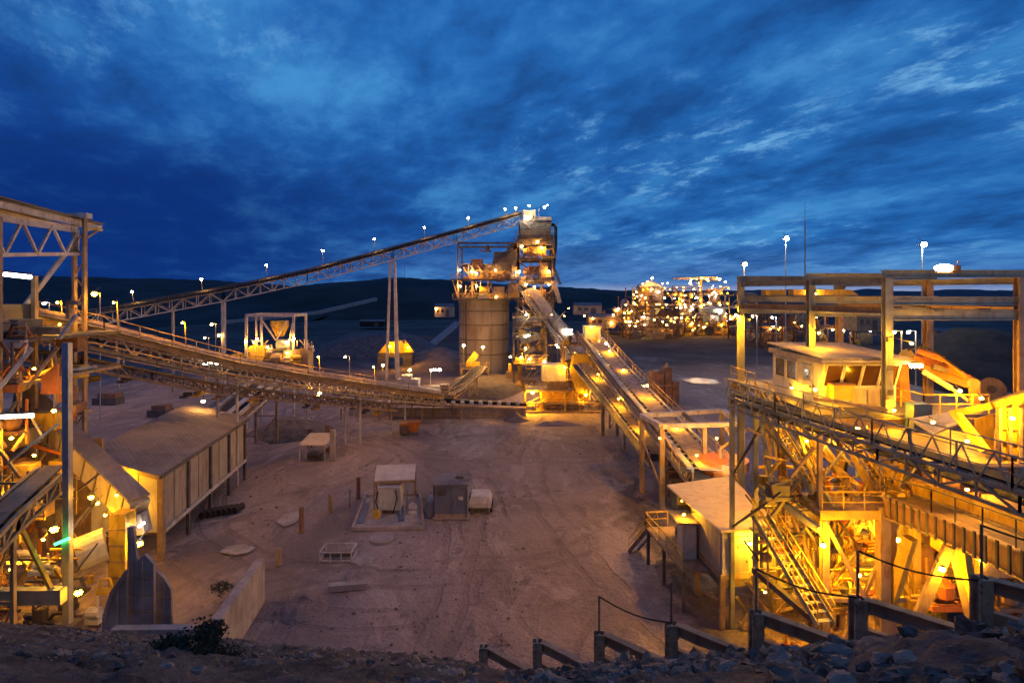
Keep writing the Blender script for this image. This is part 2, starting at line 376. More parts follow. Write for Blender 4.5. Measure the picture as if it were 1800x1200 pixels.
def stair(root, p, q, width=.9, side=None, m='steel_tan', rails=True):
    p = Vector(p); q = Vector(q); d = q-p; hd = V(d.x, d.y, 0).normalized(); s = hd.cross(V(0, 0, 1))*width/2
    st = thing_part(root, 'stair', MB().beam(p-s, q-s, .05, .28).beam(p+s, q+s, .05, .28), m)
    n = max(3, int(abs(d.z)/.22)); tr = MB()
    for i in range(n): c = p+d*((i+.5)/n); tr.beam(c-s*.96, c+s*.96, .24, .04)
    part(st, 'tread', tr, 'galv')
    if rails:
        r = MB()
        for k in (-1, 1):
            a, b = p+s*k, q+s*k; rail_mb(r, [a, b], h=1., step=1.8)
        part(st, 'handrail', r, 'steel_yellow')
    return st
def thing_part(root, name, mb, m): return part(root, name, mb, m)

# ================================================================== SETTING
def emb_z(x, y):
    z = 18.4-.58*y+(.154*x if x > 0 else .065*-x)
    e = edge_y(x)-y
    return z-.62*max(0, min(1, (x+3)/3))*max(0, min(1, 1-(e-.5)/5))-.25*max(0, min(1, (x-9)/3))
EDGE = [(-60, 31), (-20, 25.2), (-1.1, 22.3), (11.0, 13.6), (20, 7.2), (30, 0)]
def edge_y(x):
    for (x0, y0), (x1, y1) in zip(EDGE, EDGE[1:]):
        if x <= x1: return y0+(y1-y0)*(x-x0)/(x1-x0)
    return EDGE[-1][1]
def yard_z(x, y):
    z = 0.
    if y > 150: z += 2.2*noise.noise(V(x*.02, y*.02, 0))*min(1, (y-150)/80)
    z += .10*noise.noise(V(x*.15, y*.15, 3))+.05*noise.noise(V(x*.6, y*.6, 7)) if y < 130 else 0
    return z-.05
def build_ground():
    ys = [20]; 
    while ys[-1] < 3000: ys.append(ys[-1]+max(.45, ys[-1]*.014))
    us = [-2.4+i*4.8/150 for i in range(151)]
    mb = MB(); n = len(us)
    for y in ys:
        for u in us:
            x = u*y; mb.v.append((x, y, yard_z(x, y)))
    for j in range(len(ys)-1):
        for i in range(n-1): a = j*n+i; mb.f.append((a, a+1, a+n+1, a+n))
    solo('ground', None, None, mb, 'yard', kind='structure', smooth=True)
build_ground()
def build_embankment():
    mb = MB(); xs = [-45+i*.45 for i in range(34)]+[-29.7+i*.14 for i in range(336)]+[17.4+i*.5 for i in range(24)]; rows = 110
    for x in xs:
        ey = edge_y(x)
        for j in range(rows+1):
            t = j/rows
            if t <= .86: y = -6+(ey+6)*(t/.86)**.8; z = emb_z(x, y)
            else: s = (t-.86)/.14; y = ey+s*(7 if x < -1 else .5+1.5*max(0, 1-abs(x+1)/8)); z = emb_z(x, ey)*(1-s)-1.*s
            p = V(x, y, z); nn = noise.noise(p*.5)*.28+noise.noise(p*1.4)*.20+abs(noise.noise(p*3.1))*.22+noise.noise(p*7)*.07
            k = min(1, max(0, (ey-y)/2.5)) if y < ey and x > -1 else 1
            if x > -1 and y >= ey: k = 0
            mb.v.append((x, y, z+nn*(.25+.75*k)))
    n = rows+1
    for i in range(len(xs)-1):
        for j in range(rows): a = i*n+j; mb.f.append((a, a+n, a+n+1, a+1))
    solo('embankment', None, None, mb, 'embankment', kind='structure', smooth=True)
build_embankment()
def ridge(name, pts, d, thick, m, base=-5, seed=0, amp=1.):
    """long hill: crest follows px,py points at distance d"""
    mb = MB(); N = 160; prof = [(0, 0), (.25, .35), (.5, .72), (.8, .96), (1, 1), (1.4, .7), (2, 0)]; k = len(prof)
    for i in range(N+1):
        px = pts[0][0]+(pts[-1][0]-pts[0][0])*i/N
        for (a, ya), (b, yb) in zip(pts, pts[1:]):
            if px <= b+1e-6: py = ya+(yb-ya)*((px-a)/(b-a)); break
        c = at(px, py, d)
        for t, hh in prof:
            y = d-thick+t*thick; z = base+(c.z-base)*hh+amp*noise.noise(V(c.x*.02, y*.02, seed))*8*hh*.25+amp*noise.noise(V(c.x*.12, y*.1, seed+5))*1.2*hh
            mb.v.append((c.x*y/d if False else c.x, y, z))
    for i in range(N):
        for j in range(k-1): a = i*k+j; mb.f.append((a, a+k, a+k+1, a+1))
    solo(name, None, None, mb, m, kind='structure', smooth=True)
ridge('hill_west', [(-500, 480), (0, 484), (200, 488), (380, 493), (480, 500), (560, 506), (640, 514), (700, 522)], 700, 380, 'hill', seed=1)
ridge('hill_middle', [(470, 516), (540, 500), (600, 496), (660, 491), (720, 488), (780, 490), (850, 497), (980, 505), (1050, 508), (1110, 512), (1300, 517)], 620, 220, 'hill', seed=2)
ridge('hills_far', [(1000, 512), (1150, 511), (1350, 510), (1440, 508), (1500, 511), (1520, 507), (1545, 511), (1600, 512), (1680, 508), (1740, 511), (1800, 510), (2200, 508)], 2600, 500, 'hill_far', base=-20, seed=3, amp=2)
def stuff_mound(name, c, rx, ry, h, m, seed=0, flat=0., kind='structure', label=None, cat=None, group=None, amp=.12):
    mb = MB(); n, k = 56, 14
    for j in range(k+1):
        t = j/k
        for i in range(n):
            a = 2*math.pi*i/n; rr = 1+.14*noise.noise(V(math.cos(a)*1.5, math.sin(a)*1.5, seed))
            x = c[0]+rx*t*rr*math.cos(a); y = c[1]+ry*t*rr*math.sin(a)
            z = c[2]+h*min(1, (1-t)/(1-flat))-(.25 if t == 1 else 0)
            z += h*amp*noise.noise(V(x*2.2/max(rx, .1)*1.4, y*2.2/max(ry, .1)*1.4, seed+9))*min(1, 3*(1-t))
            mb.v.append((x, y, z))
    for j in range(k):
        for i in range(n): ii = (i+1) % n; mb.f.append((j*n+i, (j+1)*n+i, (j+1)*n+ii, j*n+ii))
    return solo(name, label, cat, mb, m, group=group, kind=kind, smooth=True)
stuff_mound('dark_ore_mound', (gp(655, 622).x, 196, 0), 24, 22, 6.0, 'ore', 1, .45, None, 'long flat topped dark ore heap beyond the yellow machine', 'ore heap')
stuff_mound('tan_ore_mound', (at(770, 640, 156).x, 160, 0), 15, 16, 4.8, 'ore_tan', 2, .12, None, 'tan conical ore heap against the concrete silo', 'ore heap')
stuff_mound('gravel_bed', (at(852, 680, 121).x, 121, 0), 8.8, 14, 1.7, 'ore', 3, .7, None, 'flat dark gravel bed in front of the silo', 'gravel bed')
stuff_mound('dirt_pile', (gp(906, 737).x, gp(906, 737).y, 0), 2.0, 2.0, 1.25, 'ore_tan', 4, .0, None, 'small pointed dirt pile beside the roller conveyor end', 'dirt pile')
stuff_mound('coal_stockpile', (at(1730, 600, 118).x, 120, 0), 34, 26, 12.5, 'coal', 5, .15, None, 'big near black stockpile beyond the orange hydraulic arm', 'stockpile')
# puddle, haul roads
def flat_blob(name, c, rx, ry, z, m, seed):
    mb = MB(); n = 48
    for i in range(n):
        a = 2*math.pi*i/n; r = 1+.45*noise.noise(V(math.cos(a)*1.8, math.sin(a)*1.8, seed)); mb.v.append((c[0]+rx*r*math.cos(a), c[1]+ry*r*math.sin(a), z))
    mb.f.append(tuple(range(n))); return solo(name, None, None, mb, m, kind='structure')
p = gp(1232, 670); flat_blob('water_puddle', p, 3.6, 4.0, .12, 'water', 3)
def road(name, pts, w, m, z=.10, drape=False):
    mb = MB(); P = [Vector(p) for p in pts]
    for i, p in enumerate(P):
        d = (P[min(i+1, len(P)-1)]-P[max(i-1, 0)]); d.z = 0; d.normalize(); s = V(d.y, -d.x, 0)*w/2
        mb.v += [tuple(p-s+V(0, 0, z)), tuple(p+s+V(0, 0, z))]
    for i in range(len(P)-1): mb.f.append((2*i, 2*i+1, 2*i+3, 2*i+2))
    return mb
mb = MB()
for (a, b, wd) in ((at(395, 566, 330), at(500, 556, 345), 3), (at(500, 556, 345), at(560, 549, 360), 3), (at(560, 549, 360), at(660, 526, 390), 3.5)):
    mb.beam(a, b, wd, 2.0, ext=.4)
solo('haul_road', None, None, mb, 'concrete', kind='structure')
mb = MB(); a, b = gp(758, 607), at(806, 566, 230); mb.beam(V(a.x, a.y, .2), b, 4, .5); solo('ramp_road', None, None, mb, 'concrete', kind='structure')

# ================================================================== CONVEYORS
def conveyor(name, label, pts, width=2., depth=1.6, m='steel_pale', web='steel_pale', cover=None, coverm='steel_tan', rails=True, pitch=None, beltm='rubber', rollers=False, railm='steel_yellow', ww=.14, walk=True, cw=.2):
    P = [Vector(p) for p in pts]; root = thing(name, label, 'conveyor', P[0]); n = len(P)
    S2 = []
    for i in range(n):
        d = P[min(i+1, n-1)]-P[max(i-1, 0)]; d.z = 0; d.normalize(); S2.append(V(d.y, -d.x, 0)*width/2)
    dn = V(0, 0, -depth)
    for k in (-1, 1):
        tp = [P[i]+S2[i]*k for i in range(n)]; bt = [q+dn for q in tp]
        part(root, 'top_chord', sweep(MB(), tp, cw, cw*1.1), m); part(root, 'bottom_chord', sweep(MB(), bt, cw, cw), m)
        mb = MB()
        for i in range(n-1):
            L = (P[i+1]-P[i]).length; q = max(1, round(L/(pitch or depth*1.15))); lattice_mb(mb, tp[i], tp[i+1], bt[i], bt[i+1], q, ww)
        part(root, 'lattice', mb, web)
    up = V(0, 0, .12); part(root, 'belt', sweep(MB(), [p+up for p in P], width*.62, .08), beltm)
    part(root, 'deck', sweep(MB(), [p+dn*.55 for p in P], width*.8, .06), 'steel_dark')
    if rollers:
        mb = MB()
        for i in range(n-1):
            L = (P[i+1]-P[i]).length; q = max(1, round(L/1.2))
            for j in range(q): c = P[i].lerp(P[i+1], (j+.5)/q)+V(0, 0, .06); mb.beam(c-S2[i]*.9, c+S2[i]*.9, .14, .14)
        part(root, 'idler', mb, 'galv')
    if cover:                                    # half round hood over the belt
        mb = MB(); seg = 7; o = 0
        for i in range(n):
            s = S2[i].normalized()
            for t in range(seg+1):
                a = math.pi*t/seg; v = P[i]+s*math.cos(a)*width*.42+V(0, 0, .15+math.sin(a)*cover); mb.v.append(tuple(v))
            for t in range(seg+1):
                a = math.pi*(seg-t)/seg; v = P[i]+s*math.cos(a)*width*.39+V(0, 0, .12+math.sin(a)*(cover-.06)); mb.v.append(tuple(v))
        kk = 2*(seg+1)
        for i in range(n-1):
            for t in range(kk): u = (t+1) % kk; mb.f.append((i*kk+t, i*kk+u, (i+1)*kk+u, (i+1)*kk+t))
        part(root, 'hood', mb, coverm)
    if walk:
        for k in (1,):
            wk = [P[i]+S2[i]*k*1.45 for i in range(n)]
            part(root, 'walkway', sweep(MB(), wk, .9, .08), 'steel_dark')
            if rails: railing(root, [w+S2[i].normalized()*k*.42 for i, w in enumerate(wk)], m=railm, step=2.4, r=.04)
    root['_'] = 0; del root['_']
    return root, P, S2
def legs(root, p, half, z0=0., spread=0., w=.3, m='steel', brace=True, across=V(1, 0, 0)):
    a, b = Vector(p)-across*half, Vector(p)+across*half; a0, b0 = V(a.x, a.y, z0)-across*spread, V(b.x, b.y, z0)+across*spread
    bm_(root, 'leg', a0, a, w, m=m); bm_(root, 'leg', b0, b, w, m=m)
    if brace:
        n = max(1, round((a.z-z0)/4.5))
        for i in range(n): bm_(root, 'brace', a0.lerp(a, i/n), b0.lerp(b, (i+1)/n), w*.45, m=m)
        for i in range(1, n+1): bm_(root, 'cross_beam', a0.lerp(a, i/n), b0.lerp(b, i/n), w*.5, m=m)

def gear_mb(rn, c, s):
    """one small plant item: plinth, body, drum, elbow pipe"""
    mb = MB(); x, y, z = c; w, h = s*rn.uniform(.4, .9), s*rn.uniform(.4, 1.)
    mb.box(x-w, x+w, y-w*.6, y+w*.6, z, z+h*.35); t = rn.random()
    if t < .35: mb.tube(V(x-w*.8, y, z+h*.75), V(x+w*.9, y, z+h*.75), h*.38, n=10).tube(V(x+w*.5, y, z+h), V(x+w*.5, y, z+h*1.9), .08*s, n=6)
    elif t < .6: mb.lathe((x, y, z+h*.35), [(w*.3, 0), (w*.7, h*.4), (w*.7, h*1.1), (w*.25, h*1.4)], 10)
    elif t < .8: mb.box(x-w*.6, x+w*.7, y-w*.5, y+w*.4, z+h*.35, z+h*1.3).beam(V(x-w*.6, y-w*.5, z+h*1.3), V(x+w*1.6, y-w*.5, z+h*2.1), .1*s)
    else: mb.path([V(x-w, y-w*.3, z+h*.3), V(x-w*.4, y-w*.3, z+h*1.5), V(x+w*.8, y-w*.2, z+h*1.6), V(x+w*1.1, y, z+h*.3)], .1*s, 7)
    return mb
def clutter(root, x0, x1, y0, y1, zs, n, seed, s=1., ms=('steel_tan', 'steel_dark', 'steel_yellow', 'brown', 'steel_pale')):
    rn = random.Random(seed)
    for k in range(n):
        z = rn.choice(zs); part(root, rn.choice(('pump', 'motor', 'gearbox', 'valve_set', 'control_box')), gear_mb(rn, (rn.uniform(x0, x1), rn.uniform(y0, y1), z), s*rn.uniform(.6, 1.3)), rn.choice(ms))
def tangle(root, x0, x1, y0, y1, z0, z1, n, seed, w=.14, L=3., ms=('steel_tan', 'steel_dark', 'steel_pale')):
    """bracing and conduit on a modular grid: diagonals, verticals and horizontals"""
    rn = random.Random(seed)
    for k in range(n):
        x, y, z = rn.uniform(x0, x1), rn.uniform(y0, y1), rn.uniform(z0, z1); t = rn.random(); l = L*rn.uniform(.5, 1.2)
        q = (x, y, min(z1, z+l)) if t < .3 else (min(x1, x+l), y, z) if t < .55 else (x+l*rn.choice((-.6, .6)), y, min(z1, z+l*.8))
        if (V(*q)-V(x, y, z)).length > .3: bm_(root, rn.choice(('strut', 'conduit', 'brace')) if t > .3 else 'riser', V(x, y, z), V(*q), w*rn.uniform(.6, 1.3), m=rn.choice(ms))
# long rising conveyor to the tower head
L0 = [at(150, 556, 110), at(393, 512, 118.5), at(540, 481, 124), at(690, 441, 130), at(800, 411, 135), at(915, 379, 140)]
cv, P, S2 = conveyor('rising_conveyor', 'long pale lattice conveyor rising from the ground to the tower head, lamps along its top', L0, 2.4, 2.1, cover=.85, coverm='black', rails=True, railm='steel_dark', ww=.16)
fr = lambda px: next((P[i].lerp(P[i+1], 0 if False else max(0, min(1, (px-a)/(b-a)))) for i, (a, b) in enumerate(zip((150, 393, 540, 690, 800, 915), (393, 540, 690, 800, 915, 916))) if px <= b), P[-1])
for px, py in ((232, 513), (354, 491), (468, 466), (567, 441), (658, 420), (746, 400), (823, 383), (888, 368), (906, 366)):
    b = fr(px); t = V((px-900)*b.y/F, b.y, H-(py-HZ)*b.y/F)
    part(cv, 'lamp_post', MB().tube(b+V(0, 0, .3), t, .07, n=6), 'steel'); lamp(cv, t, .33, 110, WARM)
def apost(px, top_py, base_py, d, w=.45, gap=0):
    b = at(px, top_py, d); return b
c = fr(690); legs(cv, c+V(0, 0, -2.4), .5, spread=.9, w=.5, m='steel_pale', brace=False)
bm_(cv, 'leg', V(c.x+.2, c.y+3, 0), c+V(.2, 1, -2.2), .4, m='steel_pale')
c = fr(393); bm_(cv, 'leg', V(c.x, c.y, 0), c+V(0, 0, -2.2), .7, m='steel_pale')
for px in (205, 300): c = fr(px); bm_(cv, 'leg', V(c.x, c.y, 0), c+V(0, 0, -2.2), .4, m='steel')

# big covered gallery coming down from the left building to the middle of the yard
def lin(a, b, n): return [Vector(a).lerp(Vector(b), i/n) for i in range(n+1)]
G0 = [at(45, 553, 44), at(160, 577, 48), at(280, 607, 53), at(400, 636, 59), at(520, 657, 67), at(620, 671, 75), at(700, 683, 83), at(770, 692, 90)]
cg, GP, GS = conveyor('gallery_conveyor', 'wide hooded conveyor gallery sloping down across the yard from the truss building', G0, 2.2, 1.7, m='steel_pale', web='steel_pale', cover=.62, coverm='dust', rails=True, railm='steel_tan', ww=.13, cw=.24, pitch=1.5)
for k_ in (-1, 1): part(cg, 'mid_chord', sweep(MB(), [GP[i]+GS[i]*k_*1.02+V(0, 0, -.75) for i in range(len(GP))], .12, .16), 'steel_tan')
for k_ in (-1, 1): part(cg, 'side_plate', sweep(MB(), [GP[i]+GS[i]*k_*1.06+V(0, 0, -.34) for i in range(len(GP))], .05, .42), 'dust')
part(cg, 'cable_tray', sweep(MB(), [GP[i]+GS[i]*1.5+V(0, 0, -1.3) for i in range(len(GP))], .5, .12), 'steel_tan')
G1 = [p+V(-.6, -.9, -2.35+.05*i) for i, p in enumerate(G0[:7])]
cg2, GP2, _ = conveyor('under_conveyor', 'narrow lattice conveyor slung just beneath the hooded gallery', G1, 1.7, .9, m='steel_tan', web='steel_tan', rails=True, railm='steel_tan', ww=.1, rollers=True)
for i in (3, 5, 6):
    c = GP[i]; legs(cg, c+V(0, 0, -1.6), 1.0, w=.2, m='steel_pale', brace=(i in (3, 5)))
for px, d, ky in ((120, 46, 900), (215, 50, 900), (330, 55.5, 900), (450, 62, 900), (560, 70, 900), (655, 78.5, 900)):  # small strong lamps added above the hood to warm its colour
    t_ = (px-45)/(770-45); c = min(GP, key=lambda p: abs(p.x/p.y*F+900-px)); c = V((px-900)*c.y/F, c.y, c.z)
    part(cg, 'lamp_post', MB().tube(c+V(.6, -1.3, -.2), c+V(.6, -1.5, 2.3), .045, n=6), 'steel_tan'); lamp(cg, c+V(.6, -1.9, 2.2), .12, ky*.55, SOD, arm=c+V(.6, -1.5, 2.4))
for i, (px, py) in enumerate(((370, 639), (357, 705), (562, 690))):
    d = (57, 60, 70)[i]; p0 = at(px, py, d)
    if i == 0: lamp(cg2, p0-V(.7, 0, 0), .2, 22, COOL, 'tube', to=p0+V(.7, 0, 0))
    else: lamp(cg2, p0, .25, 90, WARM, arm=p0+V(0, .3, 1.2))
# clutter of drives and pulleys under the gallery
random.seed(3)
for k in range(16):
    i = random.choice((1, 2, 3, 4, 5)); c = GP2[i].lerp(GP2[i+1], random.random())+V(random.uniform(-.8, .5), 0, -random.uniform(.9, 1.5))
    s = random.uniform(.25, .55)
    part(cg2, 'motor', MB().tube(c, c+V(random.uniform(.4, .9), random.uniform(-.3, .3), 0), s*.5, n=10).box(c.x-.3, c.x+.3, c.y-.3, c.y+.3, c.z-s*.9, c.z-s*.4), random.choice(('steel_tan', 'steel_dark', 'steel_yellow')))

# roller conveyor in front of the gravel bed
R0 = [at(585, 690, 84), at(660, 697, 87), at(740, 702, 90.5), at(830, 706, 90.5), at(925, 710, 90.5)]
root = thing('roller_conveyor', 'low flat roller conveyor on short legs, white rollers on a dark belt', 'conveyor', (R0[2].x, R0[2].y, 0))
part(root, 'belt', sweep(MB(), R0, 1.1, .5), 'black'); part(root, 'frame', sweep(MB(), [p+V(0, -.5, -.75) for p in R0], .25, .3), 'steel_tan')
mb = MB()
x = R0[1].x
while x < R0[4].x: mb.tube(V(x, 89.75, 2.95), V(x, 89.9, 2.45), .33, n=8); x += 1.45
part(root, 'roller', mb, 'dusty_white')
for px in (600, 686, 742, 810, 872, 918):
    c = at(px, 712, 90.2); bm_(root, 'leg', V(c.x, c.y, 0), V(c.x, c.y, 1.75), .28, m='steel_tan')
bm_(root, 'side_wall', V(R0[0].x, 92.4, .7), V(R0[4].x, 92.4, .7), .2, 1.4, m='concrete')
# feeder from the silo foot
F0 = [at(765, 700, 90), at(800, 683, 97), at(832, 655, 108), at(842, 644, 114)]
cf, FP, _ = conveyor('feeder_conveyor', 'short tan feeder conveyor curving up to the platform at the silo foot', F0, 1.7, 1.0, m='steel_tan', web='steel_tan', rails=True, railm='steel_tan')
for i in (1, 2): legs(cf, FP[i]+V(0, 0, -1), .7, w=.22, m='steel_tan')
# drive station near the meeting point
c = at(735, 690, 92); root = thing('drive_station', 'tan drive house with motors where the gallery meets the feeder', 'drive station', (c.x, c.y, 0))
part(root, 'base_frame', MB().box(c.x-5, c.x+6, c.y-1.5, c.y+1.5, 3.4, 3.8), 'steel_tan')
for dx in (-4.6, -1, 2.5, 5.6): bm_(root, 'leg', V(c.x+dx, c.y, -.1), V(c.x+dx, c.y, 3.4), .28, m='steel_tan')
part(root, 'housing', MB().box(c.x-3.2, c.x+.2, c.y-1, c.y+1, 3.8, 6.2).box(c.x-2.6, c.x-1, c.y-.8, c.y+.8, 6.2, 6.8), 'steel_pale')
part(root, 'motor', MB().tube(V(c.x+1, c.y-.4, 4.6), V(c.x+3.4, c.y-.4, 4.6), .6, n=12), 'steel_tan')
part(root, 'gearbox', MB().box(c.x+3.6, c.x+5, c.y-.8, c.y+.6, 3.8, 5.3), 'steel_tan')
railing(root, [V(c.x-5, c.y-1.5, 3.8), V(c.x+6, c.y-1.5, 3.8)], m='steel_tan', r=.045)
for q, k in ((at(673, 642, 91), 0), (at(720, 650, 92), 0)): part(root, 'lamp_post', MB().tube(V(q.x, q.y, 3.8), q, .05, n=5), 'steel'); lamp(root, q, .27, 130, WARM)
q = at(757, 650, 92); part(root, 'lamp_post', MB().tube(V(q.x, q.y, 3.8), q+V(0, 0, .2), .05, n=5), 'steel'); lamp(root, q, .26, 80, COOL, 'tube', to=q+V(1.7, 0, 0))

# steep twin chute behind the shed
a, b = at(468, 668, 76), at(385, 735, 63)
cs, _, _ = conveyor('steep_conveyor', 'steep pinkish twin chord conveyor diving behind the grey roofed shed', [a, a.lerp(b, .5), b], 3.4, 1.0, m='steel_pale', web='steel_tan', rails=False, walk=True, pitch=1.0, cw=.34)
cs.children[0]; part(cs, 'side_plate', MB().beam(a+V(.6, 0, .2), b+V(.6, 0, .2), .7, .15), 'steel_pale')
legs(cs, a+V(0, 0, -1.1), 1.4, w=.3, m='steel_tan')
stuff_mound('rubble_heap', (at(500, 712, 80).x, 82, 0), 6, 6, 2.2, 'ore', 12, .1, None, 'dark spill heap under the middle of the gallery', 'spill heap')

# ================================================================== SCREENING FRAME behind the gallery
def frame_tower(root, x0, x1, y0, y1, zs, w=.3, m='steel', brace=True, seed=0, decks=True, z0=0, deckm='steel_dark', rails=True, bw=None):
    """braced steel frame: four columns, a floor at each height in zs"""
    rn = random.Random(seed); cs = ((x0, y0), (x1, y0), (x1, y1), (x0, y1)); top = zs[-1]
    for x, y in cs: bm_(root, 'column', V(x, y, z0), V(x, y, top), w, m=m)
    prev = z0
    for zi, z in enumerate(zs):
        for i in range(4):
            a, b = cs[i], cs[(i+1) % 4]; bm_(root, 'beam', V(*a, z), V(*b, z), w*.7, w, m=m)
            if brace and z-prev > 1.5 and rn.random() < .8:
                if rn.random() < .5: a, b = b, a
                bm_(root, 'brace', V(*a, prev), V(*b, z), bw or w*.45, m=m)
        if decks:
            part(root, 'deck', MB().box(x0-.25, x1+.25, y0-.25, y1+.25, z+w*.55, z+w*.55+.08), deckm)
            if rails: railing(root, [V(x0-.2, y0-.2, z+w*.55), V(x1+.2, y0-.2, z+w*.55), V(x1+.2, y1, z+w*.55)], step=2)
        prev = z
c0, c1 = at(433, 600, 84), at(516, 600, 84)
root = thing('screen_frame', 'open pale steel frame over brightly lit screening machines, behind the gallery', 'steel frame', (c0.x, 84, 0))
frame_tower(root, c0.x, c1.x, 84, 89, [9.5], w=.3, m='steel_pale', seed=2)
for x in (c0.x, c1.x):
    for y in (84, 89): bm_(root, 'column', V(x, y, 9.5), V(x, y, 16.7), .32, m='steel_pale')
for a, b in (((c0.x, 84), (c1.x, 84)), ((c0.x, 89), (c1.x, 89)), ((c0.x, 84), (c0.x, 89)), ((c1.x, 84), (c1.x, 89))): bm_(root, 'roof_beam', V(*a, 16.7), V(*b, 16.7), .3, .4, m='steel_pale')
for dx in (1.4, 2.2): bm_(root, 'post', V(c0.x+dx, 84.5, 9.7), V(c0.x+dx-.2, 84.5, 16.5), .22, m='steel_pale')
bm_(root, 'brace', V(c0.x+2.3, 84, 16), V(c0.x+4.4, 84, 13), .2, m='steel_pale'); bm_(root, 'brace', V(c1.x-1, 84, 16), V(c0.x+4.4, 84, 13), .2, m='steel_pale')
bm_(root, 'brace', V(c1.x, 84, 16.5), V(c1.x-1.2, 84, 9.6), .18, m='steel_pale')
part(root, 'screen_box', MB().box(c0.x+.4, c0.x+2.6, 84.2, 86.5, 9.7, 12.2).box(c0.x-2.5, c0.x+.2, 84.6, 86, 9.0, 10.9), 'steel_yellow')
part(root, 'drum', MB().tube(V(c0.x+4.3, 85, 12.2), V(c0.x+6.3, 85, 12.2), .95, n=14).box(c0.x+3.4, c0.x+6.6, 84.6, 87, 9.7, 11.1), 'green_tank')
part(root, 'hopper', MB().lathe((c0.x+3.9, 86.5, 13.4), [(.6, 0), (1.4, 1.6), (1.4, 2.4)], 4), 'steel_yellow')
part(root, 'machine', MB().box(c1.x-1.4, c1.x+2.2, 83.8, 86, 8.2, 11.6).tube(V(c1.x-3, 83.8, 10.4), V(c1.x-1.6, 83.8, 10.4), .7, n=12), 'steel_tan')
clutter(root, c0.x, c1.x+2, 83.5, 86, (9.8, 11.3), 22, 70, .9); tangle(root, c0.x, c1.x+2, 83.4, 85, 8, 13, 24, 72, .14, 1.8, ('steel_tan', 'steel_yellow', 'steel_pale'))
for px, py in ((432, 600), (452, 596), (504, 601), (516, 595), (470, 610), (505, 620)): lamp(root, at(px, py, 83.4), .24, 75 if py < 610 else 30, WARM)
for px in (536, 540): q = at(px, 597, 84); bm_(root, 'post', V(q.x, 84, 0), q, .2, m='steel_pale')

# ================================================================== SILO AND HEAD TOWER
D = 138
sc = V(at(851, 0, 144).x, 144, 0)
root = thing('concrete_silo', 'round concrete silo with hoop bands under the screening house', 'silo', sc)
part(root, 'shell', MB().lathe(sc, [(6.3, 0), (6.3, 17.6), (6.5, 17.6), (6.5, 18.3)], 48), 'concrete_silo', smooth=False)
for z in (5., 8.6, 12.2, 15.6): part(root, 'hoop', MB().lathe(sc+V(0, 0, z), [(6.34, -.14), (6.42, -.14), (6.42, .14), (6.34, .14)], 48), 'steel_dark')
for a in (-2.45, -1.9, -1.25, -.7): part(root, 'seam', MB().beam(sc+V(6.33*math.cos(a), 6.33*math.sin(a), .2), sc+V(6.33*math.cos(a), 6.33*math.sin(a), 17.5), .1), 'steel_dark')
part(root, 'pipe', MB().tube(sc+V(-4.2, -5.0, 0), sc+V(-4.2, -5.0, 17.8), .22), 'steel_dark'); 
a = at(800, 520, 136); b = at(912, 520, 136)
root = thing('screening_house', 'cluttered two storey screening house standing on the concrete silo', 'industrial building', (sc.x, sc.y, 18.3))
x0, x1, y0, y1 = a.x+.6, b.x, 136.5, 148
part(root, 'deck', MB().box(x0-1.2, x1, y0-1, y1, 18.4, 18.8), 'steel_dark'); part(root, 'upper_deck', MB().box(x0-1.6, x1, y0-1.2, y1, 23.1, 23.4), 'steel_dark')
railing(root, [V(x0-1.2, y0-1, 18.8), V(x1, y0-1, 18.8)], r=.07); railing(root, [V(x0-1.6, y0-1.2, 23.4), V(x1, y0-1.2, 23.4)], m='steel_tan', r=.07)
for x in (x0, x0+3.4, x0+7.2, x1-1.5): bm_(root, 'column', V(x, y0, 18.8), V(x, y0, 26.8 if x > x0 else 32), .38, m='steel_tan')
bm_(root, 'column', V(x0, y1, 18.8), V(x0, y1, 32), .38, m='steel_dark'); bm_(root, 'column', V(at(893, 0, y0).x, y0, 27), V(at(893, 0, y0).x, y0, 32), .35, m='steel_dark')
bm_(root, 'roof_beam', V(x0, y0, 32), V(x1+1, y0, 32), .4, .45, m='steel_dark'); bm_(root, 'roof_beam', V(x0, y1, 32), V(x1+1, y1, 32), .4, .45, m='steel_dark'); bm_(root, 'roof_beam', V(x0, y0, 31.6), V(x0, y1, 31.6), .4, .4, m='steel_dark')
part(root, 'chute', MB().poly([at(862, 468, 138.5), at(884, 452, 138.5), at(905, 441, 138.5), at(914, 432, 138.5), at(914, 476, 138.5), at(862, 476, 138.5)], 3.5), 'steel_dark')
part(root, 'fan_box', MB().box(at(828, 0, 137).x, at(848, 0, 137).x, 137, 139.5, 25.2, 28.2).box(at(816, 0, 137).x, at(824, 0, 137).x, 137, 138.5, 25.2, 26.4), 'brown')
part(root, 'screen_cladding', MB().box(at(842, 0, 137.5).x, at(898, 0, 137.5).x, 137.6, 143, 23.5, 26.6), 'steel_tan')
part(root, 'screen_roof', MB().box(at(810, 0, 137.5).x, at(912, 0, 137.5).x, 137.2, 146, 26.7, 27.0).box(at(868, 0, 137.5).x, at(912, 0, 137.5).x, 137.8, 143, 27.0, 30), 'steel_dark')
part(root, 'tank', MB().tube(V(x0+5.2, y0+.8, 20.6), V(x0+7.6, y0+.8, 20.6), 1.1, n=14), 'steel_yellow')
part(root, 'machine', MB().box(x0+8.5, x0+11.2, y0, y0+2, 18.8, 21.6).box(x1-2.6, x1-.2, y0, y0+2, 18.8, 22.4), 'steel_tan')
for i in range(6): bm_(root, 'brace', V(x0+i*2.2, y0-.1, 18.8), V(x0+i*2.2+(2 if i % 2 else -1.2), y0-.1, 23), .16, m='steel_tan')
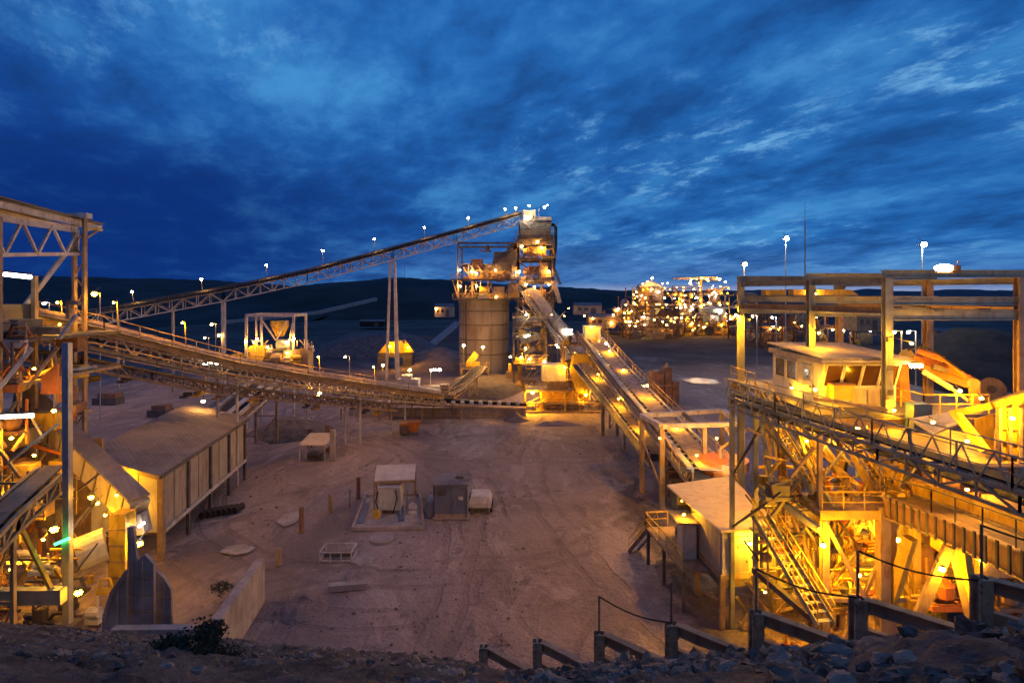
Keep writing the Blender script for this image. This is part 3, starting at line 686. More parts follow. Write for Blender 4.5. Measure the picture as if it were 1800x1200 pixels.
for px, py, k, r in ((808, 475, 60, .3), (829, 478, 60, .3), (837, 480, 90, .25), (871, 475, 70, .28), (809, 503, 120, .28), (838, 503, 90, .3), (872, 522, 50, .25), (913, 477, 80, .3)):
    lamp(root, at(px, py, 135.4), r, k, WARM)
clutter(root, x0+1, x1-1, y0-.6, y0+1, (18.8, 23.4), 34, 61, 1.1); clutter(root, x0+1.5, x1-1, y0+1, y0+3, (26.9, 30), 10, 62, 1.2, ('steel_dark', 'brown')); tangle(root, x0, x1, y0-.5, y0+.5, 18.8, 27, 40, 63, .2, 3)
# head tower
x0, x1, y0, y1 = at(911, 0, 137).x, at(972, 0, 137).x, 137, 146
root = thing('head_tower', 'tall dark multi level steel tower at the head of the rising conveyor', 'tower', ((x0+x1)/2, 141, 0))
frame_tower(root, x0, x1, y0, y1, [6, 12, 17.5, 22.5, 28, 33.5], w=.5, m='steel_dark', seed=5, bw=.25)
part(root, 'head_house', MB().box(x0+.2, x1-.4, y0+.4, y1, 31.5, 37.5).box(x0+4, x1-.2, y0+.2, y1-2, 37.5, 38.4), 'steel_dark')
part(root, 'head_drum', MB().box(x0+1.2, x0+4.2, y0+.3, y0+4, 37.5, 40).tube(V(x0+2.4, y0+.1, 38.6), V(x0+2.4, y0+3, 38.6), 1.2, n=14), 'steel_tan')
for z, m in ((29.2, 'steel_yellow'), (24.4, 'brown'), (18.8, 'steel_tan')):
    part(root, 'machine', MB().box(x0+2.4, x1-1.6, y0+.6, y0+4, z, z+2.1).tube(V(x0+1.2, y0+.3, z+.8), V(x0+2.6, y0+.3, z+.8), .8, n=10), m)
part(root, 'wall_panel', MB().box(x0+5.0, x1-.6, y0+.1, y0+.25, 23.4, 27.4), 'steel_tan'); part(root, 'wall_panel', MB().box(x0+.4, x0+3, y0+.1, y0+.25, 33.9, 37), 'steel_dark')
bx = at(977, 0, 138).x
part(root, 'down_pipe', MB().path([at(966, 396, 138), at(973, 395, 138), at(977, 400, 138), at(977, 430, 138), at(971, 492, 138)], .38, 8), 'black')
part(root, 'side_stair', MB().beam(at(972, 490, 137), at(984, 532, 130), 1., .15).beam(at(985, 500, 137), at(970, 460, 139), .9, .15), 'steel_tan')
for i_ in range(5): railing(root, [V(x0-.6, y0-.7, (22.8, 28.3, 33.8, 17.8, 12.3)[i_]), V(x1+.6, y0-.7, (22.8, 28.3, 33.8, 17.8, 12.3)[i_])], m='steel_tan', r=.06)
for px, py, r, k, st in ((930, 362, .28, 110, 0), (957, 365, .33, 140, 0), (962, 361, .25, 110, 0), (926, 383, .5, 30, 0), (917, 433, .36, 60, 0), (952, 436, .38, 70, 0), (945, 425, .28, 80, 0), (925, 500, .32, 70, 0), (965, 500, .28, 60, 0), (964, 477, .3, 100, 0), (928, 521, .35, 90, 0), (953, 538, .3, 80, 0), (912, 478, .3, 110, 0), (940, 505, .26, 60, 0)):
    lamp(root, at(px, py, 136.2), r, k, COOL if py < 390 else WARM)
for x in (x0, x1):
    part(root, 'mast', MB().tube(V(x0+5, y0+1, 38.4), V(x0+5, y0+1, 41), .06, n=5), 'steel_dark') if x == x0 else None
clutter(root, x0+1, x1-1, y0-.5, y0+1, (6.3, 12.3, 17.8, 22.8, 28.3), 44, 64, 1.3); tangle(root, x0, x1, y0-.5, y0, 4, 37, 60, 65, .22, 3.5, ('steel_dark', 'steel_tan', 'brown'))
# lower skirt structure between silo and tower: dark skeletal legs and a screen
root = thing('leg_frame', 'dim braced frame with small lamps between the silo and transfer station', 'steel frame', at(930, 640, 118))
frame_tower(root, at(903, 0, 118).x, at(960, 0, 118).x, 118, 128, [5.2, 10.5, 14.5], w=.4, m='steel_dark', seed=8)
part(root, 'vibrating_screen', MB().beam(at(915, 600, 117), at(948, 590, 117), 2., 1.2).beam(at(920, 620, 117), at(940, 612, 117), 1.4, .8), 'steel_green')
clutter(root, at(905, 0, 118).x, at(958, 0, 118).x, 117.4, 120, (.1, 5.4, 10.8), 24, 68, 1.2); tangle(root, at(903, 0, 118).x, at(975, 0, 118).x, 117, 118, 0, 17, 40, 69, .18, 3.5, ('steel_dark', 'steel_tan'))
for px, py, r, k in ((931, 591, .3, 110), (924, 612, .25, 60), (931, 631, .27, 110), (957, 636, .27, 110), (925, 553, .25, 60), (978, 606, .25, 90), (916, 628, .25, 100)):
    q = at(px, py, 116.6)
    lamp(root, q, r, k, COOL if py < 600 else WARM) if px != 931 or py != 591 else lamp(root, q-V(.9, 0, 0), .26, 80, COOL, 'tube', to=q+V(.9, 0, 0))
c = at(832, 628, 128); root = thing('silo_platform', 'small lit platform with a yellow machine at the silo foot', 'platform', (c.x, c.y, 0))
frame_tower(root, c.x-2.6, c.x+3.4, c.y-1, c.y+2, [3.2], w=.3, m='steel_tan', seed=3)
part(root, 'machine', MB().beam(V(c.x-1, c.y-1, 4.2), V(c.x+.8, c.y-1, 6.6), 1., 1.4).box(c.x-1.6, c.x+1.4, c.y-1, c.y+.4, 3.5, 4.6), 'steel_yellow')
for px, py in ((815, 607), (849, 610)): q = at(px, py, 122); part(root, 'lamp_post', MB().tube(V(q.x, q.y, 3.4), q, .06, n=5), 'steel'); lamp(root, q, .34, 330, WARM)
c = at(905, 640, 122); root = thing('valve_skid', 'little orange lit valve skid at the base of the silo', 'machine', (c.x, c.y, 0))
part(root, 'skid', MB().box(c.x-1.8, c.x+1.8, c.y-1, c.y+1, .0, 3.2), 'steel_tan'); part(root, 'valve', MB().tube(V(c.x-1, c.y-.6, 3.2), V(c.x-1, c.y-.6, 5), .4).tube(V(c.x+1, c.y-.6, 3.2), V(c.x+1, c.y-.6, 4.6), .5), 'steel_yellow')
for px, py in ((897, 627), (914, 632)): lamp(root, at(px, py, 120), .28, 120, WARM)

# conveyor down from the tower to the transfer station
C3 = [at(934, 512, 136), at(962, 548, 126), at(998, 592, 114), at(1030, 640, 103)]
c3, P3, _ = conveyor('descending_conveyor', 'tan conveyor dropping from the head tower to the yellow transfer station', C3, 3.4, 2.0, m='steel_tan', web='steel_tan', cover=.7, coverm='dust', rails=True, railm='steel_pale')
legs(c3, P3[2]+V(0, 0, -1.5), 1.2, w=.3, m='steel_tan')
for px, py, d in ((954, 538, 128), (969, 554, 123), (1009, 602, 110), (980, 610, 112)): lamp(c3, at(px, py, d)+V(0, -.5, 0), .28, 110, WARM)
q = at(990, 580, 114); lamp(c3, q, .26, 90, COOL, 'tube', to=q+V(1.8, 0, 0))
# transfer station
D = 97; x0, x1 = at(992, 0, D).x, at(1056, 0, D).x
root = thing('transfer_station', 'busy yellow lit transfer station of chutes and platforms where conveyors meet', 'transfer station', ((x0+x1)/2, D, 0))
frame_tower(root, x0, x1, D, D+6, [4.2, 8.0, 11.2], w=.32, m='steel_tan', seed=11)
part(root, 'chute', MB().poly([at(1008, 620, D-.3), at(1036, 622, D-.3), at(1042, 650, D-.3), at(1030, 690, D-.3), at(1012, 688, D-.3), at(1000, 648, D-.3)], 2.6), 'steel_yellow')
part(root, 'cabin', MB().box(at(1028, 0, D).x, at(1055, 0, D).x, D-.4, D+2.5, 12.2, 14.2), 'cream'); part(root, 'cabin_roof', MB().box(at(1027, 0, D).x, at(1057, 0, D).x, D-.7, D+2.7, 14.2, 14.45), 'roof_beige')
clutter(root, x0, x1, D-1, D+1, (.1, 4.4, 8.2, 11.4), 50, 66, 1.0); tangle(root, x0-2, x1+1.5, D-1.2, D, 0, 12, 60, 67, .16, 2.6, ('steel_tan', 'steel_yellow', 'steel_dark'))
part(root, 'hood', MB().tube(V(x0+2, D-.6, 7.6), V(x0+4.4, D-.6, 7.6), 1.0, n=12), 'steel_yellow')
for i in range(6): bm_(root, 'rib', V(x0+.4+i*1.0, D-.7, 3.2), V(x0+.4+i*1.0, D-.7, 8), .2, m='steel_yellow')
for px, py, r, k in ((1026, 637, .3, 400), (1040, 575, .24, 90), (1008, 645, .28, 340), (1045, 665, .25, 340), (1013, 680, .25, 120), (1067, 620, .3, 160), (1030, 694, .25, 140), (1053, 600, .25, 120)):
    lamp(root, at(px, py, D-1.2), r, k, SOD)
q = at(1054, 606, D-1); lamp(root, q, .28, 90, COOL, 'tube', to=q+V(1.6, 0, .15))
# cream hopper and its railed base
xa, xb = at(952, 0, D).x, at(993, 0, D).x
root = thing('cream_hopper', 'cream box hopper on a tan railed base, left of the transfer chutes', 'hopper', ((xa+xb)/2, D, 0))
part(root, 'hopper_body', MB().box(xa, xb, D-1.4, D+2, 5.2, 7.9), 'cream'); part(root, 'hopper_cone', MB().poly([V(xa+.6, D+.2, 5.2), V(xa+1.5, D+.2, 4), V(xb-.4, D+.2, 4), V(xb, D+.2, 5.2)], 2.6), 'steel_tan')
part(root, 'deck', MB().box(at(924, 0, D).x, xb+.6, D-2, D+3, 3.5, 3.8), 'steel_tan'); part(root, 'base_wall', MB().box(at(950, 0, D).x, at(1035, 0, D).x, D+1.2, D+1.6, .1, 3.2), 'brown'); part(root, 'base_beam', MB().beam(V(at(925, 0, D).x, D-1.4, 1.5), V(at(1055, 0, D).x, D-1.4, 1.5), .2, .3), 'steel_tan'); part(root, 'skid_plate', MB().box(at(921, 0, D).x, at(1055, 0, D).x, D-2, D+1, .02, .25), 'steel_tan'); clutter(root, at(925, 0, D).x, at(1050, 0, D).x, D-1, D+1, (.2,), 22, 71, 1.1)
for x in (at(923, 0, D).x, at(950, 0, D).x, at(992, 0, D).x): bm_(root, 'column', V(x, D-1.8, 0), V(x, D-1.8, 3.5), .3, m='steel_yellow')
railing(root, [V(at(925, 0, D).x, D-2.2, .5), V(at(1050, 0, D).x, D-2.2, .5)], m='steel_tan', r=.06); railing(root, [V(at(924, 0, D).x, D-2, 3.8), V(xb+.6, D-2, 3.8)], m='steel_tan', r=.05)
for px, py, r, k in ((936, 690, .3, 520), (993, 646, .22, 120), (957, 634, .22, 90), (1030, 694, .2, 120)): lamp(root, at(px, py, D-2.2), r, k, SOD)
# conveyor from transfer station towards the right plant
C4 = [at(1040, 590, 99), at(1085, 645, 84), at(1140, 706, 69), at(1195, 765, 58), at(1250, 828, 49)]
c4, P4, S4 = conveyor('feed_conveyor', 'open tan conveyor with black idlers running from the transfer station to the plant', C4, 3.2, 1.6, m='steel_pale', web='steel_tan', rails=True, railm='steel_tan', rollers=True, cw=.24, beltm='dust')
part(c4, 'side_plate', sweep(MB(), [P4[i]+S4[i]*1.15+V(0, 0, .3) for i in range(5)], .5, .25), 'steel_pale')
for i in (1, 2, 3): legs(c4, P4[i]+V(0, 0, -1.4), 1.1, w=.28, m='steel_tan')
railing(c4, [P4[i]-S4[i]*1.1+V(0, 0, .2) for i in range(5)], m='steel_tan', r=.05, step=2)
for px, py, d in ((1066, 619, 90), (1130, 679, 70), (1090, 652, 82), (1180, 752, 60)): lamp(c4, at(px, py, d)+V(.4, -.6, .2), .2, 190, SOD)
q = at(1056, 603, 90)
C5 = [at(1024, 640, 94), at(1072, 695, 80), at(1110, 742, 71), at(1158, 800, 60)]
c5, P5, S5 = conveyor('return_conveyor', 'lower dusty conveyor parallel to the feed conveyor, nearer the dirt yard', C5, 2.0, 1.1, m='steel_pale', web='steel_tan', rails=False, rollers=True, beltm='dust')
railing(c5, [P5[i]-S5[i]*1.1+V(0, 0, .1) for i in range(4)], m='steel_tan', r=.05, step=2)
for px, py, d in ((1052, 662, 87), (1088, 705, 76), (1128, 752, 68)): lamp(c5, at(px, py, d)+V(-.2, -.8, .5), .14, 260, SOD)  # lamps added over the belt, which is otherwise unlit
legs(c5, P5[1]+V(0, 0, -1.1), 1.0, w=.45, m='steel_tan', brace=False)
for i in (2,): legs(c5, P5[i]+V(0, 0, -1.1), .9, w=.25, m='steel_tan')
# rusty crate stack
c = gp(1168, 712); root = thing('rusty_tower', 'rusty brown stepped tower of old bins standing alone on the far yard', 'bin tower', (c.x, c.y, 0))
part(root, 'bin', MB().box(c.x-2.4, c.x-.1, c.y, c.y+2.4, -.1, 5.9), 'brown'); part(root, 'bin', MB().box(c.x+.1, c.x+1.4, c.y+.2, c.y+2, -.1, 6.6), 'brown'); part(root, 'bin', MB().box(c.x+1.5, c.x+2.6, c.y-.2, c.y+2, -.1, 4.2), 'brown')
part(root, 'cap', MB().lathe((c.x+.7, c.y+1, 6.6), [(.5, 0), (.3, .5), (.1, .9)], 8).lathe((c.x-1.2, c.y+1, 5.9), [(.8, 0), (.6, .3)], 8), 'steel_tan')
for z in (1.5, 3.4): part(root, 'rib', MB().box(c.x-2.5, c.x+1.45, c.y-.12, c.y-.02, z, z+.2), 'steel_tan')

# ================================================================== FAR BACKGROUND PLANT
def process_block(label, px0, px1, py_top, d, seed, n_lamp, dep=18, m='steel_tan', taper=0):
    rn = random.Random(seed); x0, x1 = at(px0, 0, d).x, at(px1, 0, d).x; top = at(0, py_top, d).z
    root = thing('process_building', label, 'process plant', ((x0+x1)/2, d+dep/2, 0), 'refinery blocks on the far plain')
    nf = max(2, int(top/6)); hs = [top*(i+1)/nf*(.93+.1*rn.random()) for i in range(nf)]; nb = max(1, int((x1-x0)/8))
    mb = MB()
    for i in range(nb+1):
        x = x0+(x1-x0)*i/nb; hh = top*(rn.uniform(.65, 1) if nb > 1 else 1)
        bm_(root, 'column', V(x, d, 0), V(x, d, hh), .6, m=m); bm_(root, 'column', V(x, d+dep, 0), V(x, d+dep, hh), .6, m=m)
    for z in hs:
        xa, xb = (x0, x1) if z < top*.6 else sorted((x0+(x1-x0)*rn.random()*.4, x1-(x1-x0)*rn.random()*.3))
        part(root, 'floor_deck', MB().box(xa, xb, d-.5, d+dep, z-.2, z+.2), 'steel_dark')
        part(root, 'handrail', rail_mb(MB(), [V(xa, d-.5, z+.2), V(xb, d-.5, z+.2)], r=.09, step=4), m)
    for i in range(nb*2):
        x = x0+(x1-x0)*rn.random(); z = rn.choice([0]+hs[:-1]); s = rn.uniform(1.2, 3); k = rn.random()
        if k < .4: part(root, 'vessel', MB().lathe((x, d+3, z), [(s*.6, 0), (s, .6), (s, s*2), (s*.5, s*2.6)], 12), rn.choice(('steel_pale', 'steel_tan', 'green_tank')))
        elif k < .7: part(root, 'machine', MB().box(x-s, x+s, d+1, d+1+2*s, z, z+s*1.6), rn.choice(('steel_tan', 'brown', 'steel_yellow', 'cream')))
        else: part(root, 'duct', MB().path([V(x, d, z), V(x+s, d, z+s*2), V(x+2*s, d, z+s*2.2)], .5, 6), m)
    clutter(root, x0, x1, d-1.5, d+2, [0]+[h+.3 for h in hs[:-1]], nb*5, seed+100, 2.6, ('steel_tan', 'brown', 'steel_dark', 'steel_yellow')); tangle(root, x0, x1, d-1.5, d, 0, top, nb*8, seed+200, .35, 6, ('steel_tan', 'brown', 'steel_dark'))
    for i in range(nb*2):
        x = x0+(x1-x0)*rn.random(); z = top*rn.random()*.8; bm_(root, 'brace', V(x, d-.2, z), V(x+rn.choice((-6, 6)), d-.2, z+6), .3, m=m)
    for i in range(n_lamp):
        z = rn.choice(hs)+rn.uniform(-1.2, 1.4) if rn.random() < .75 else rn.uniform(2, top); x = x0+(x1-x0)*rn.random()
        r = rn.choice((.28, .34, .42, .6)); lamp(root, V(x, d-1.2-rn.random(), min(z, top+2)), r, rn.choice((8, 16, 30, 50)), rn.choice((WARM, WARM, SOD, SOD, COOL)))
    return root
process_block('low lamplit plant block nearest the transfer station, on the far plain', 1100, 1135, 522, 262, 21, 14, m='brown')
process_block('lamplit refinery block under the domed roof', 1112, 1165, 505, 300, 22, 26)
process_block('widest lamplit refinery block, middle of the far plant', 1165, 1230, 502, 310, 23, 42)
process_block('tall crowded refinery block under the boom crane', 1212, 1282, 495, 318, 24, 50)
process_block('dim plant block half hidden by the lit gantry post', 1275, 1330, 520, 280, 25, 10, m='steel')
process_block('dim brown plant block seen between gantry columns', 1330, 1420, 535, 210, 26, 4, m='brown')
process_block('low shed block beyond the dark inclined belt', 1500, 1560, 548, 220, 27, 2, m='brown')
process_block('lamplit low block filling the gap behind the brown pipe rack', 1150, 1215, 535, 285, 31, 22)
process_block('low lamplit row of sheds and pipes in front of the pale tank', 1190, 1290, 552, 262, 32, 18, m='brown')
process_block('dim low works stretching toward the site office', 1062, 1108, 545, 270, 33, 9, m='brown')
process_block('dim long works with scattered lamps seen under the gantry beams', 1310, 1480, 552, 232, 34, 9, m='brown')
# dome, tank, crane, silo tower
c = at(1141, 505, 305); root = thing('domed_roof', 'brightly lit low domed roof topped by a lamp on the far plant', 'domed building', (c.x, c.y, 0))
part(root, 'drum', MB().lathe((c.x, c.y, 0), [(6.5, 0), (6.5, 23)], 24), 'steel_tan'); part(root, 'dome', MB().lathe((c.x, c.y, 23), [(7, 0), (5.5, 1.6), (3, 3), (.6, 3.8)], 24), 'cream', smooth=True)
for dx, dz in ((0, 4.8), (-5, 1.8), (5.4, 2), (-2.5, 3), (8, 2.2)): lamp(root, V(c.x+dx, c.y-7, 23+dz), .8 if dx == 0 else .5, 30, WARM)
c = at(1242, 548, 300); root = thing('pale_tank', 'pale green storage tank among the refinery lights', 'storage tank', (c.x, c.y, 0))
part(root, 'tank_shell', MB().lathe((c.x, c.y-8, 5), [(6, 0), (6, 7)], 28), 'green_tank'); part(root, 'tank_roof', MB().lathe((c.x, c.y-8, 12), [(6.1, 0), (3, 1), (.3, 1.5)], 28), 'cream')
part(root, 'stand', MB().box(c.x-5, c.x+5, c.y-12, c.y-4, 0, 5), 'steel_dark'); lamp(root, V(c.x+2, c.y-15.5, 11), .5, 90, COOL); lamp(root, V(c.x+5, c.y-15.5, 6), .5, 60, COOL)
c = at(1145, 560, 250); root = thing('process_rack', 'low brown pipe frame dotted with lamps, nearest part of the far plant', 'process frame', (c.x, c.y, 0))
frame_tower(root, c.x-11, c.x+12, c.y, c.y+8, [5, 10, 14], w=.6, m='brown', seed=4); clutter(root, c.x-10, c.x+11, c.y-1, c.y+3, (0, 5.4, 10.4), 26, 96, 2.2, ('brown', 'steel_dark', 'steel_tan')); tangle(root, c.x-11, c.x+12, c.y-1, c.y, 0, 16, 40, 97, .35, 6, ('brown', 'steel_tan'))
for px, py in ((1100, 536), (1098, 550), (1110, 547), (1100, 565), (1107, 572), (1117, 573), (1150, 562), (1172, 571), (1185, 566)): lamp(root, at(px, py, 243), .42, 20, WARM)
c = at(1232, 489, 320); root = thing('boom_crane', 'thin horizontal boom crane above the refinery roofs', 'crane', (c.x, c.y, 0))
part(root, 'mast', MB().beam(V(c.x, c.y, 0), V(c.x, c.y, 28.5), 1.2), 'steel_yellow'); part(root, 'boom', lattice_mb(MB().beam(at(1184, 489, 320), at(1262, 487, 320), .5), at(1184, 489, 320), at(1262, 487, 320), at(1184, 492, 320), at(1262, 492, 320), 16, .25), 'steel_yellow')
lamp(root, at(1243, 491, 317), .55, 90, WARM); lamp(root, at(1265, 491, 317), .6, 100, WARM); lamp(root, at(1213, 498, 317), .6, 110, WARM)
# sheds on the plain
def shed(label, px0, px1, pyt, pyb, wall='cream_wall', roof='roof_sheet', lamps=(), d=None, dep=8, name='site_shed', cat='shed'):
    d = d or H*F/(pyb-HZ); x0, x1 = at(px0, 0, d).x, at(px1, 0, d).x; t = at(0, pyt, d).z; b = max(0, at(0, pyb, d).z)
    root = thing(name, label, cat, ((x0+x1)/2, d, b)); w = x1-x0
    part(root, 'walls', MB().box(x0, x1, d, d+dep, b-.3, t-(t-b)*.25), wall)
    part(root, 'roof', MB().poly([V(x0-.2, d-.2, t-(t-b)*.25), V(x1+.2, d-.2, t-(t-b)*.25), V(x1+.2, d+dep*.5, t), V(x0-.2, d+dep*.5, t)], .15).poly([V(x0-.2, d+dep+.2, t-(t-b)*.25), V(x1+.2, d+dep+.2, t-(t-b)*.25), V(x1+.2, d+dep*.5, t), V(x0-.2, d+dep*.5, t)], .15), roof)
    part(root, 'door', MB().box(x0+w*.6, x0+w*.78, d-.08, d-.02, b, b+(t-b)*.55), 'steel_dark')
    for q, z in ((.12, .3), (.35, .3)): part(root, 'window', MB().box(x0+w*q, x0+w*(q+.14), d-.07, d-.02, b+(t-b)*z, b+(t-b)*(z+.28)), 'glass')
    for px, py, r, k in lamps: lamp(root, at(px, py, d-1), r, k, WARM)
    return root
shed('orange lit shed alone on the dark slope behind the silo', 764, 796, 534, 556, 'cream_wall', lamps=((767, 543, .5, 30),), d=260)
shed('long grey site office beyond the transfer station', 1010, 1058, 532, 552, 'cream_wall', lamps=((1000, 542, .4, 15), (992, 555, .35, 15)), d=250)
shed('orange glowing workshop beyond the yellow transfer station', 1035, 1082, 552, 575, 'steel_tan', lamps=((1042, 560, .4, 30), (1078, 553, .4, 40), (1075, 568, .5, 40), (1027, 555, .5, 20)), d=235)
shed('long low warehouse on the plain beyond the gantry', 1575, 1690, 540, 558, 'brown', d=300, dep=20)
shed('small dark green hut on the far plain by the gantry column', 1648, 1680, 578, 595, 'steel_dark', d=200)
shed('big tan plant house seen through the gantry columns', 1506, 1552, 548, 580, 'steel_tan', d=150, dep=10)
shed('tiny dark block house below the hill road', 632, 675, 562, 573, 'black', d=300)
# yellow machine under the big conveyor post
c = at(697, 612, 150); root = thing('mobile_crusher', 'yellow tent shaped mobile machine lit from inside, on the flat beyond the gallery', 'mobile machine', (c.x, c.y, 0))
part(root, 'body', MB().poly([V(c.x-4.5, c.y, 4.4), V(c.x-2.2, c.y, 7.2), V(c.x+1.4, c.y, 7.6), V(c.x+4.4, c.y, 4.4)], 3), 'steel_yellow'); part(root, 'chassis', MB().box(c.x-4.6, c.x+4.4, c.y-1.4, c.y+1.4, 3.2, 4.4), 'steel_dark')
part(root, 'hood', MB().poly([V(c.x+2.2, c.y-1.6, 4.6), V(c.x+2.6, c.y-1.6, 7.8), V(c.x+5, c.y-1.6, 4.6)], .6), 'steel_yellow')
for dx in (-3.4, 3.2): part(root, 'track', MB().box(c.x+dx-1.2, c.x+dx+1.2, c.y-1.8, c.y+1.8, 0, 3.2), 'steel_dark')
lamp(root, V(c.x-1, c.y-3, 6.2), .25, 200, SOD); lamp(root, V(c.x+3.6, c.y-3, 6), .2, 200, SOD)

# ------------------------------------------------------------------ pole lamps
def pole_lamp(label, px, py, d, r=.3, k=120, col=WARM, arm=1, tall=False, z0=0):
    t = at(px, py, d); root = thing('pole_lamp', label, 'street lamp', (t.x+(.9 if arm else 0), d, z0), 'pole lamps round the site')
    bx = t.x+(.9 if arm else 0)
    part(root, 'pole', MB().tube(V(bx, d, z0), V(bx, d, t.z+.2), .18 if tall else .09, .10 if tall else .06), 'galv')
    if arm: part(root, 'arm', MB().tube(V(bx, d, t.z+.15), t+V(0, 0, .3), .05, n=5), 'galv')
    if tall: part(root, 'head_ring', MB().lathe(V(bx, d, t.z-.2), [(.3, 0), (1.0, .25), (1.0, .4)], 12), 'galv')
    lamp(root, t+V(0, -.6 if tall else 0, 0), r, k, col)
pole_lamp('short pole lamp on the flat behind the sagging middle of the gallery', 607, 627, 120, .33)
pole_lamp('highest white mast lamp, left of the thin antenna', 1381, 420, 150, .8, 160, COOL, 0, True)
pole_lamp('mast lamp just above the corner of the gantry', 1308, 465, 150, .75, 120, WARM, 0, True)
pole_lamp('mast lamp with a wide bright head above the gantry beam', 1621, 431, 120, .75, 150, COOL, 0, True)
pole_lamp('orange pole lamp beside the truss building column', 166, 517, 90, .55, 90, SOD)
pole_lamp('upper white pole lamp seen through the truss building', 78, 533, 100, .4, 90, COOL)
pole_lamp('lower yellow pole lamp seen through the truss building', 79, 550, 105, .35, 90, WARM)
pole_lamp('small pole lamp left of the thick conveyor post, highest of three', 372, 570, 125, .35, 80)
pole_lamp('small pole lamp touching the thick conveyor post', 385, 589, 118, .35, 100)
pole_lamp('smallest pole lamp left of the thick conveyor post, lowest of three', 360, 594, 130, .25, 80)
pole_lamp('pole lamp between the rusty tower and the feed conveyor', 1130, 679, 92, .3, 110, WARM, 0)
pole_lamp('twin pole lamp left half, beyond the cabin roof end', 1572, 584, 70, .24, 100, WARM)
pole_lamp('twin pole lamp right half, beyond the hydraulic arm', 1597, 584, 70, .26, 100, COOL)
pole_lamp('pole lamp low behind the gantry, nearest the lit post', 1323, 556, 120, .3, 90, COOL)
pole_lamp('pole lamp low behind the gantry, second from the lit post', 1357, 558, 120, .3, 90, COOL)
a = at(1415, 355, 160); root = thing('antenna_mast', 'very thin tall antenna mast rising behind the gantry', 'antenna mast', (a.x, a.y, 0))
part(root, 'mast', MB().tube(V(a.x, a.y, 0), V(a.x, a.y, 40), .28, .14, 6).tube(V(a.x, a.y, 39.8), a, .08, .03, 6), 'steel_dark')
part(root, 'antenna', MB().tube(V(a.x-.5, a.y, 38), V(a.x+.5, a.y, 38), .05, n=5), 'steel_dark')
a = at(711, 462, 590); root = thing('hilltop_mast', 'tiny pale mast on the crest of the middle hill', 'mast', (a.x, a.y, 30)); part(root, 'mast', MB().tube(V(a.x, a.y, 28), a, .35, .15, 5), 'galv')
# lit machine above the gantry beam, yellow hoist rail
root = thing('service_floodlight', 'big oval white floodlight on a red bracket standing on the gantry top', 'floodlight', at(1660, 478, 23.2))
q = at(1659, 471, 22.4); part(root, 'lamp_glass', MB().ball(q, .3, (1.25, .6, .5), sub=2), emat(COOL, 30)); part(root, 'bracket', MB().box(q.x+.25, q.x+.6, q.y-.1, q.y+.2, q.z-.12, q.z+.1).tube(q+V(.55, 0, .1), q+V(.55, 0, .3), .02), 'steel_orange'); part(root, 'stand', MB().box(q.x-.3, q.x+.5, q.y-.08, q.y+.08, q.z-.2, q.z-.13), 'steel_orange')

KL = 3.0
# ================================================================== RIGHT PLANT: gantry, cabin, crusher
A = [V(17.9, 44.5, 0), V(19.95, 38, 0), V(21.5, 32.6, 0)]; B = [V(25.6, 44.5, 0), V(27.8, 38, 0), V(29.1, 32.6, 0)]
DZ = 13.2
root = thing('crane_gantry', 'large grey green steel gantry of three portals standing over the control cabin', 'gantry', (22, 38, DZ))
def icol(p, z0, z1, w, m):
    return part(root, 'column', MB().box(p.x-w/2, p.x+w/2, p.y-w/2, p.y-w/2+.05, z0, z1).box(p.x-w/2, p.x+w/2, p.y+w/2-.05, p.y+w/2, z0, z1).box(p.x-.03, p.x+.03, p.y-w/2+.05, p.y+w/2-.05, z0, z1), m)
for i in range(3):
    for q, s in ((A[i], 0), (B[i], 1)): icol(q, DZ if i else (0 if s == 0 else DZ), 20.88, .42, 'steel_green' if s == 0 else 'steel_tan')
    e = 1.6 if i == 2 else .6
    part(root, 'roof_beam', MB().ibeam(A[i]+V(-.3, 0, 21.1), B[i]+V(e, 0, 21.1), .38, .44), 'steel_green')
    part(root, 'runway_beam', MB().ibeam(A[i]+V(.22, 0, 19.55), B[i]+V(e, 0, 19.55), .34, .48), 'steel_green')
    part(root, 'runway_beam', MB().ibeam(A[i]+V(.22, 0, 18.75), B[i]+V(e, 0, 18.75), .34, .62), 'steel_green')
    for t in (.35, .7): bm_(root, 'packer', A[i].lerp(B[i], t)+V(0, 0, 19.05), A[i].lerp(B[i], t)+V(.5, 0, 19.05), .3, .16, m='steel_dark')
for i in range(2):
    for Q in (A, B):
        part(root, 'side_beam', MB().ibeam(Q[i]+V(0, -.27, 20.7), Q[i+1]+V(0, .27, 20.7), .35, .4), 'steel_green')
        part(root, 'side_beam', MB().ibeam(Q[i]+V(0, -.27, 19.0), Q[i+1]+V(0, .27, 19.0), .35, .4), 'steel_tan')
for z in (14.2, 15.6, 17.2): part(root, 'bolt_plate', MB().box(A[2].x-.16, A[2].x+.16, A[2].y-.30, A[2].y-.25, z, z+.3), 'steel_dark')
lamp(root, V(17.5, 44.1, 18.3), .24, 1200, SOD, 'flood', to=V(5, 52, 0)); part(root, 'lamp_bracket', MB().beam(V(17.7, 44.3, 18.5), V(17.9, 44.4, 18.5), .08), 'steel_dark'); 
root2 = thing('hoist_carriage', 'yellow hoist carriage parked on the runway beams of the gantry', 'hoist', (19, 42, 19.9))
xs = [at(q, 0, 42).x for q in (1342, 1377, 1390, 1418, 1432, 1492)]
part(root2, 'girder', MB().box(xs[0], xs[1], 41.6, 42.4, 19.85, 20.25).box(xs[2], xs[3], 41.6, 42.4, 19.85, 20.25).box(xs[4], xs[5]-.6, 41.6, 42.4, 19.85, 20.25), 'steel_yellow')
part(root2, 'end_cap', MB().poly([V(xs[5]-.6, 42, 19.85), V(xs[5]+.5, 42, 19.85), V(xs[5]-.1, 42, 20.25), V(xs[5]-.6, 42, 20.25)], .8), 'steel_yellow')
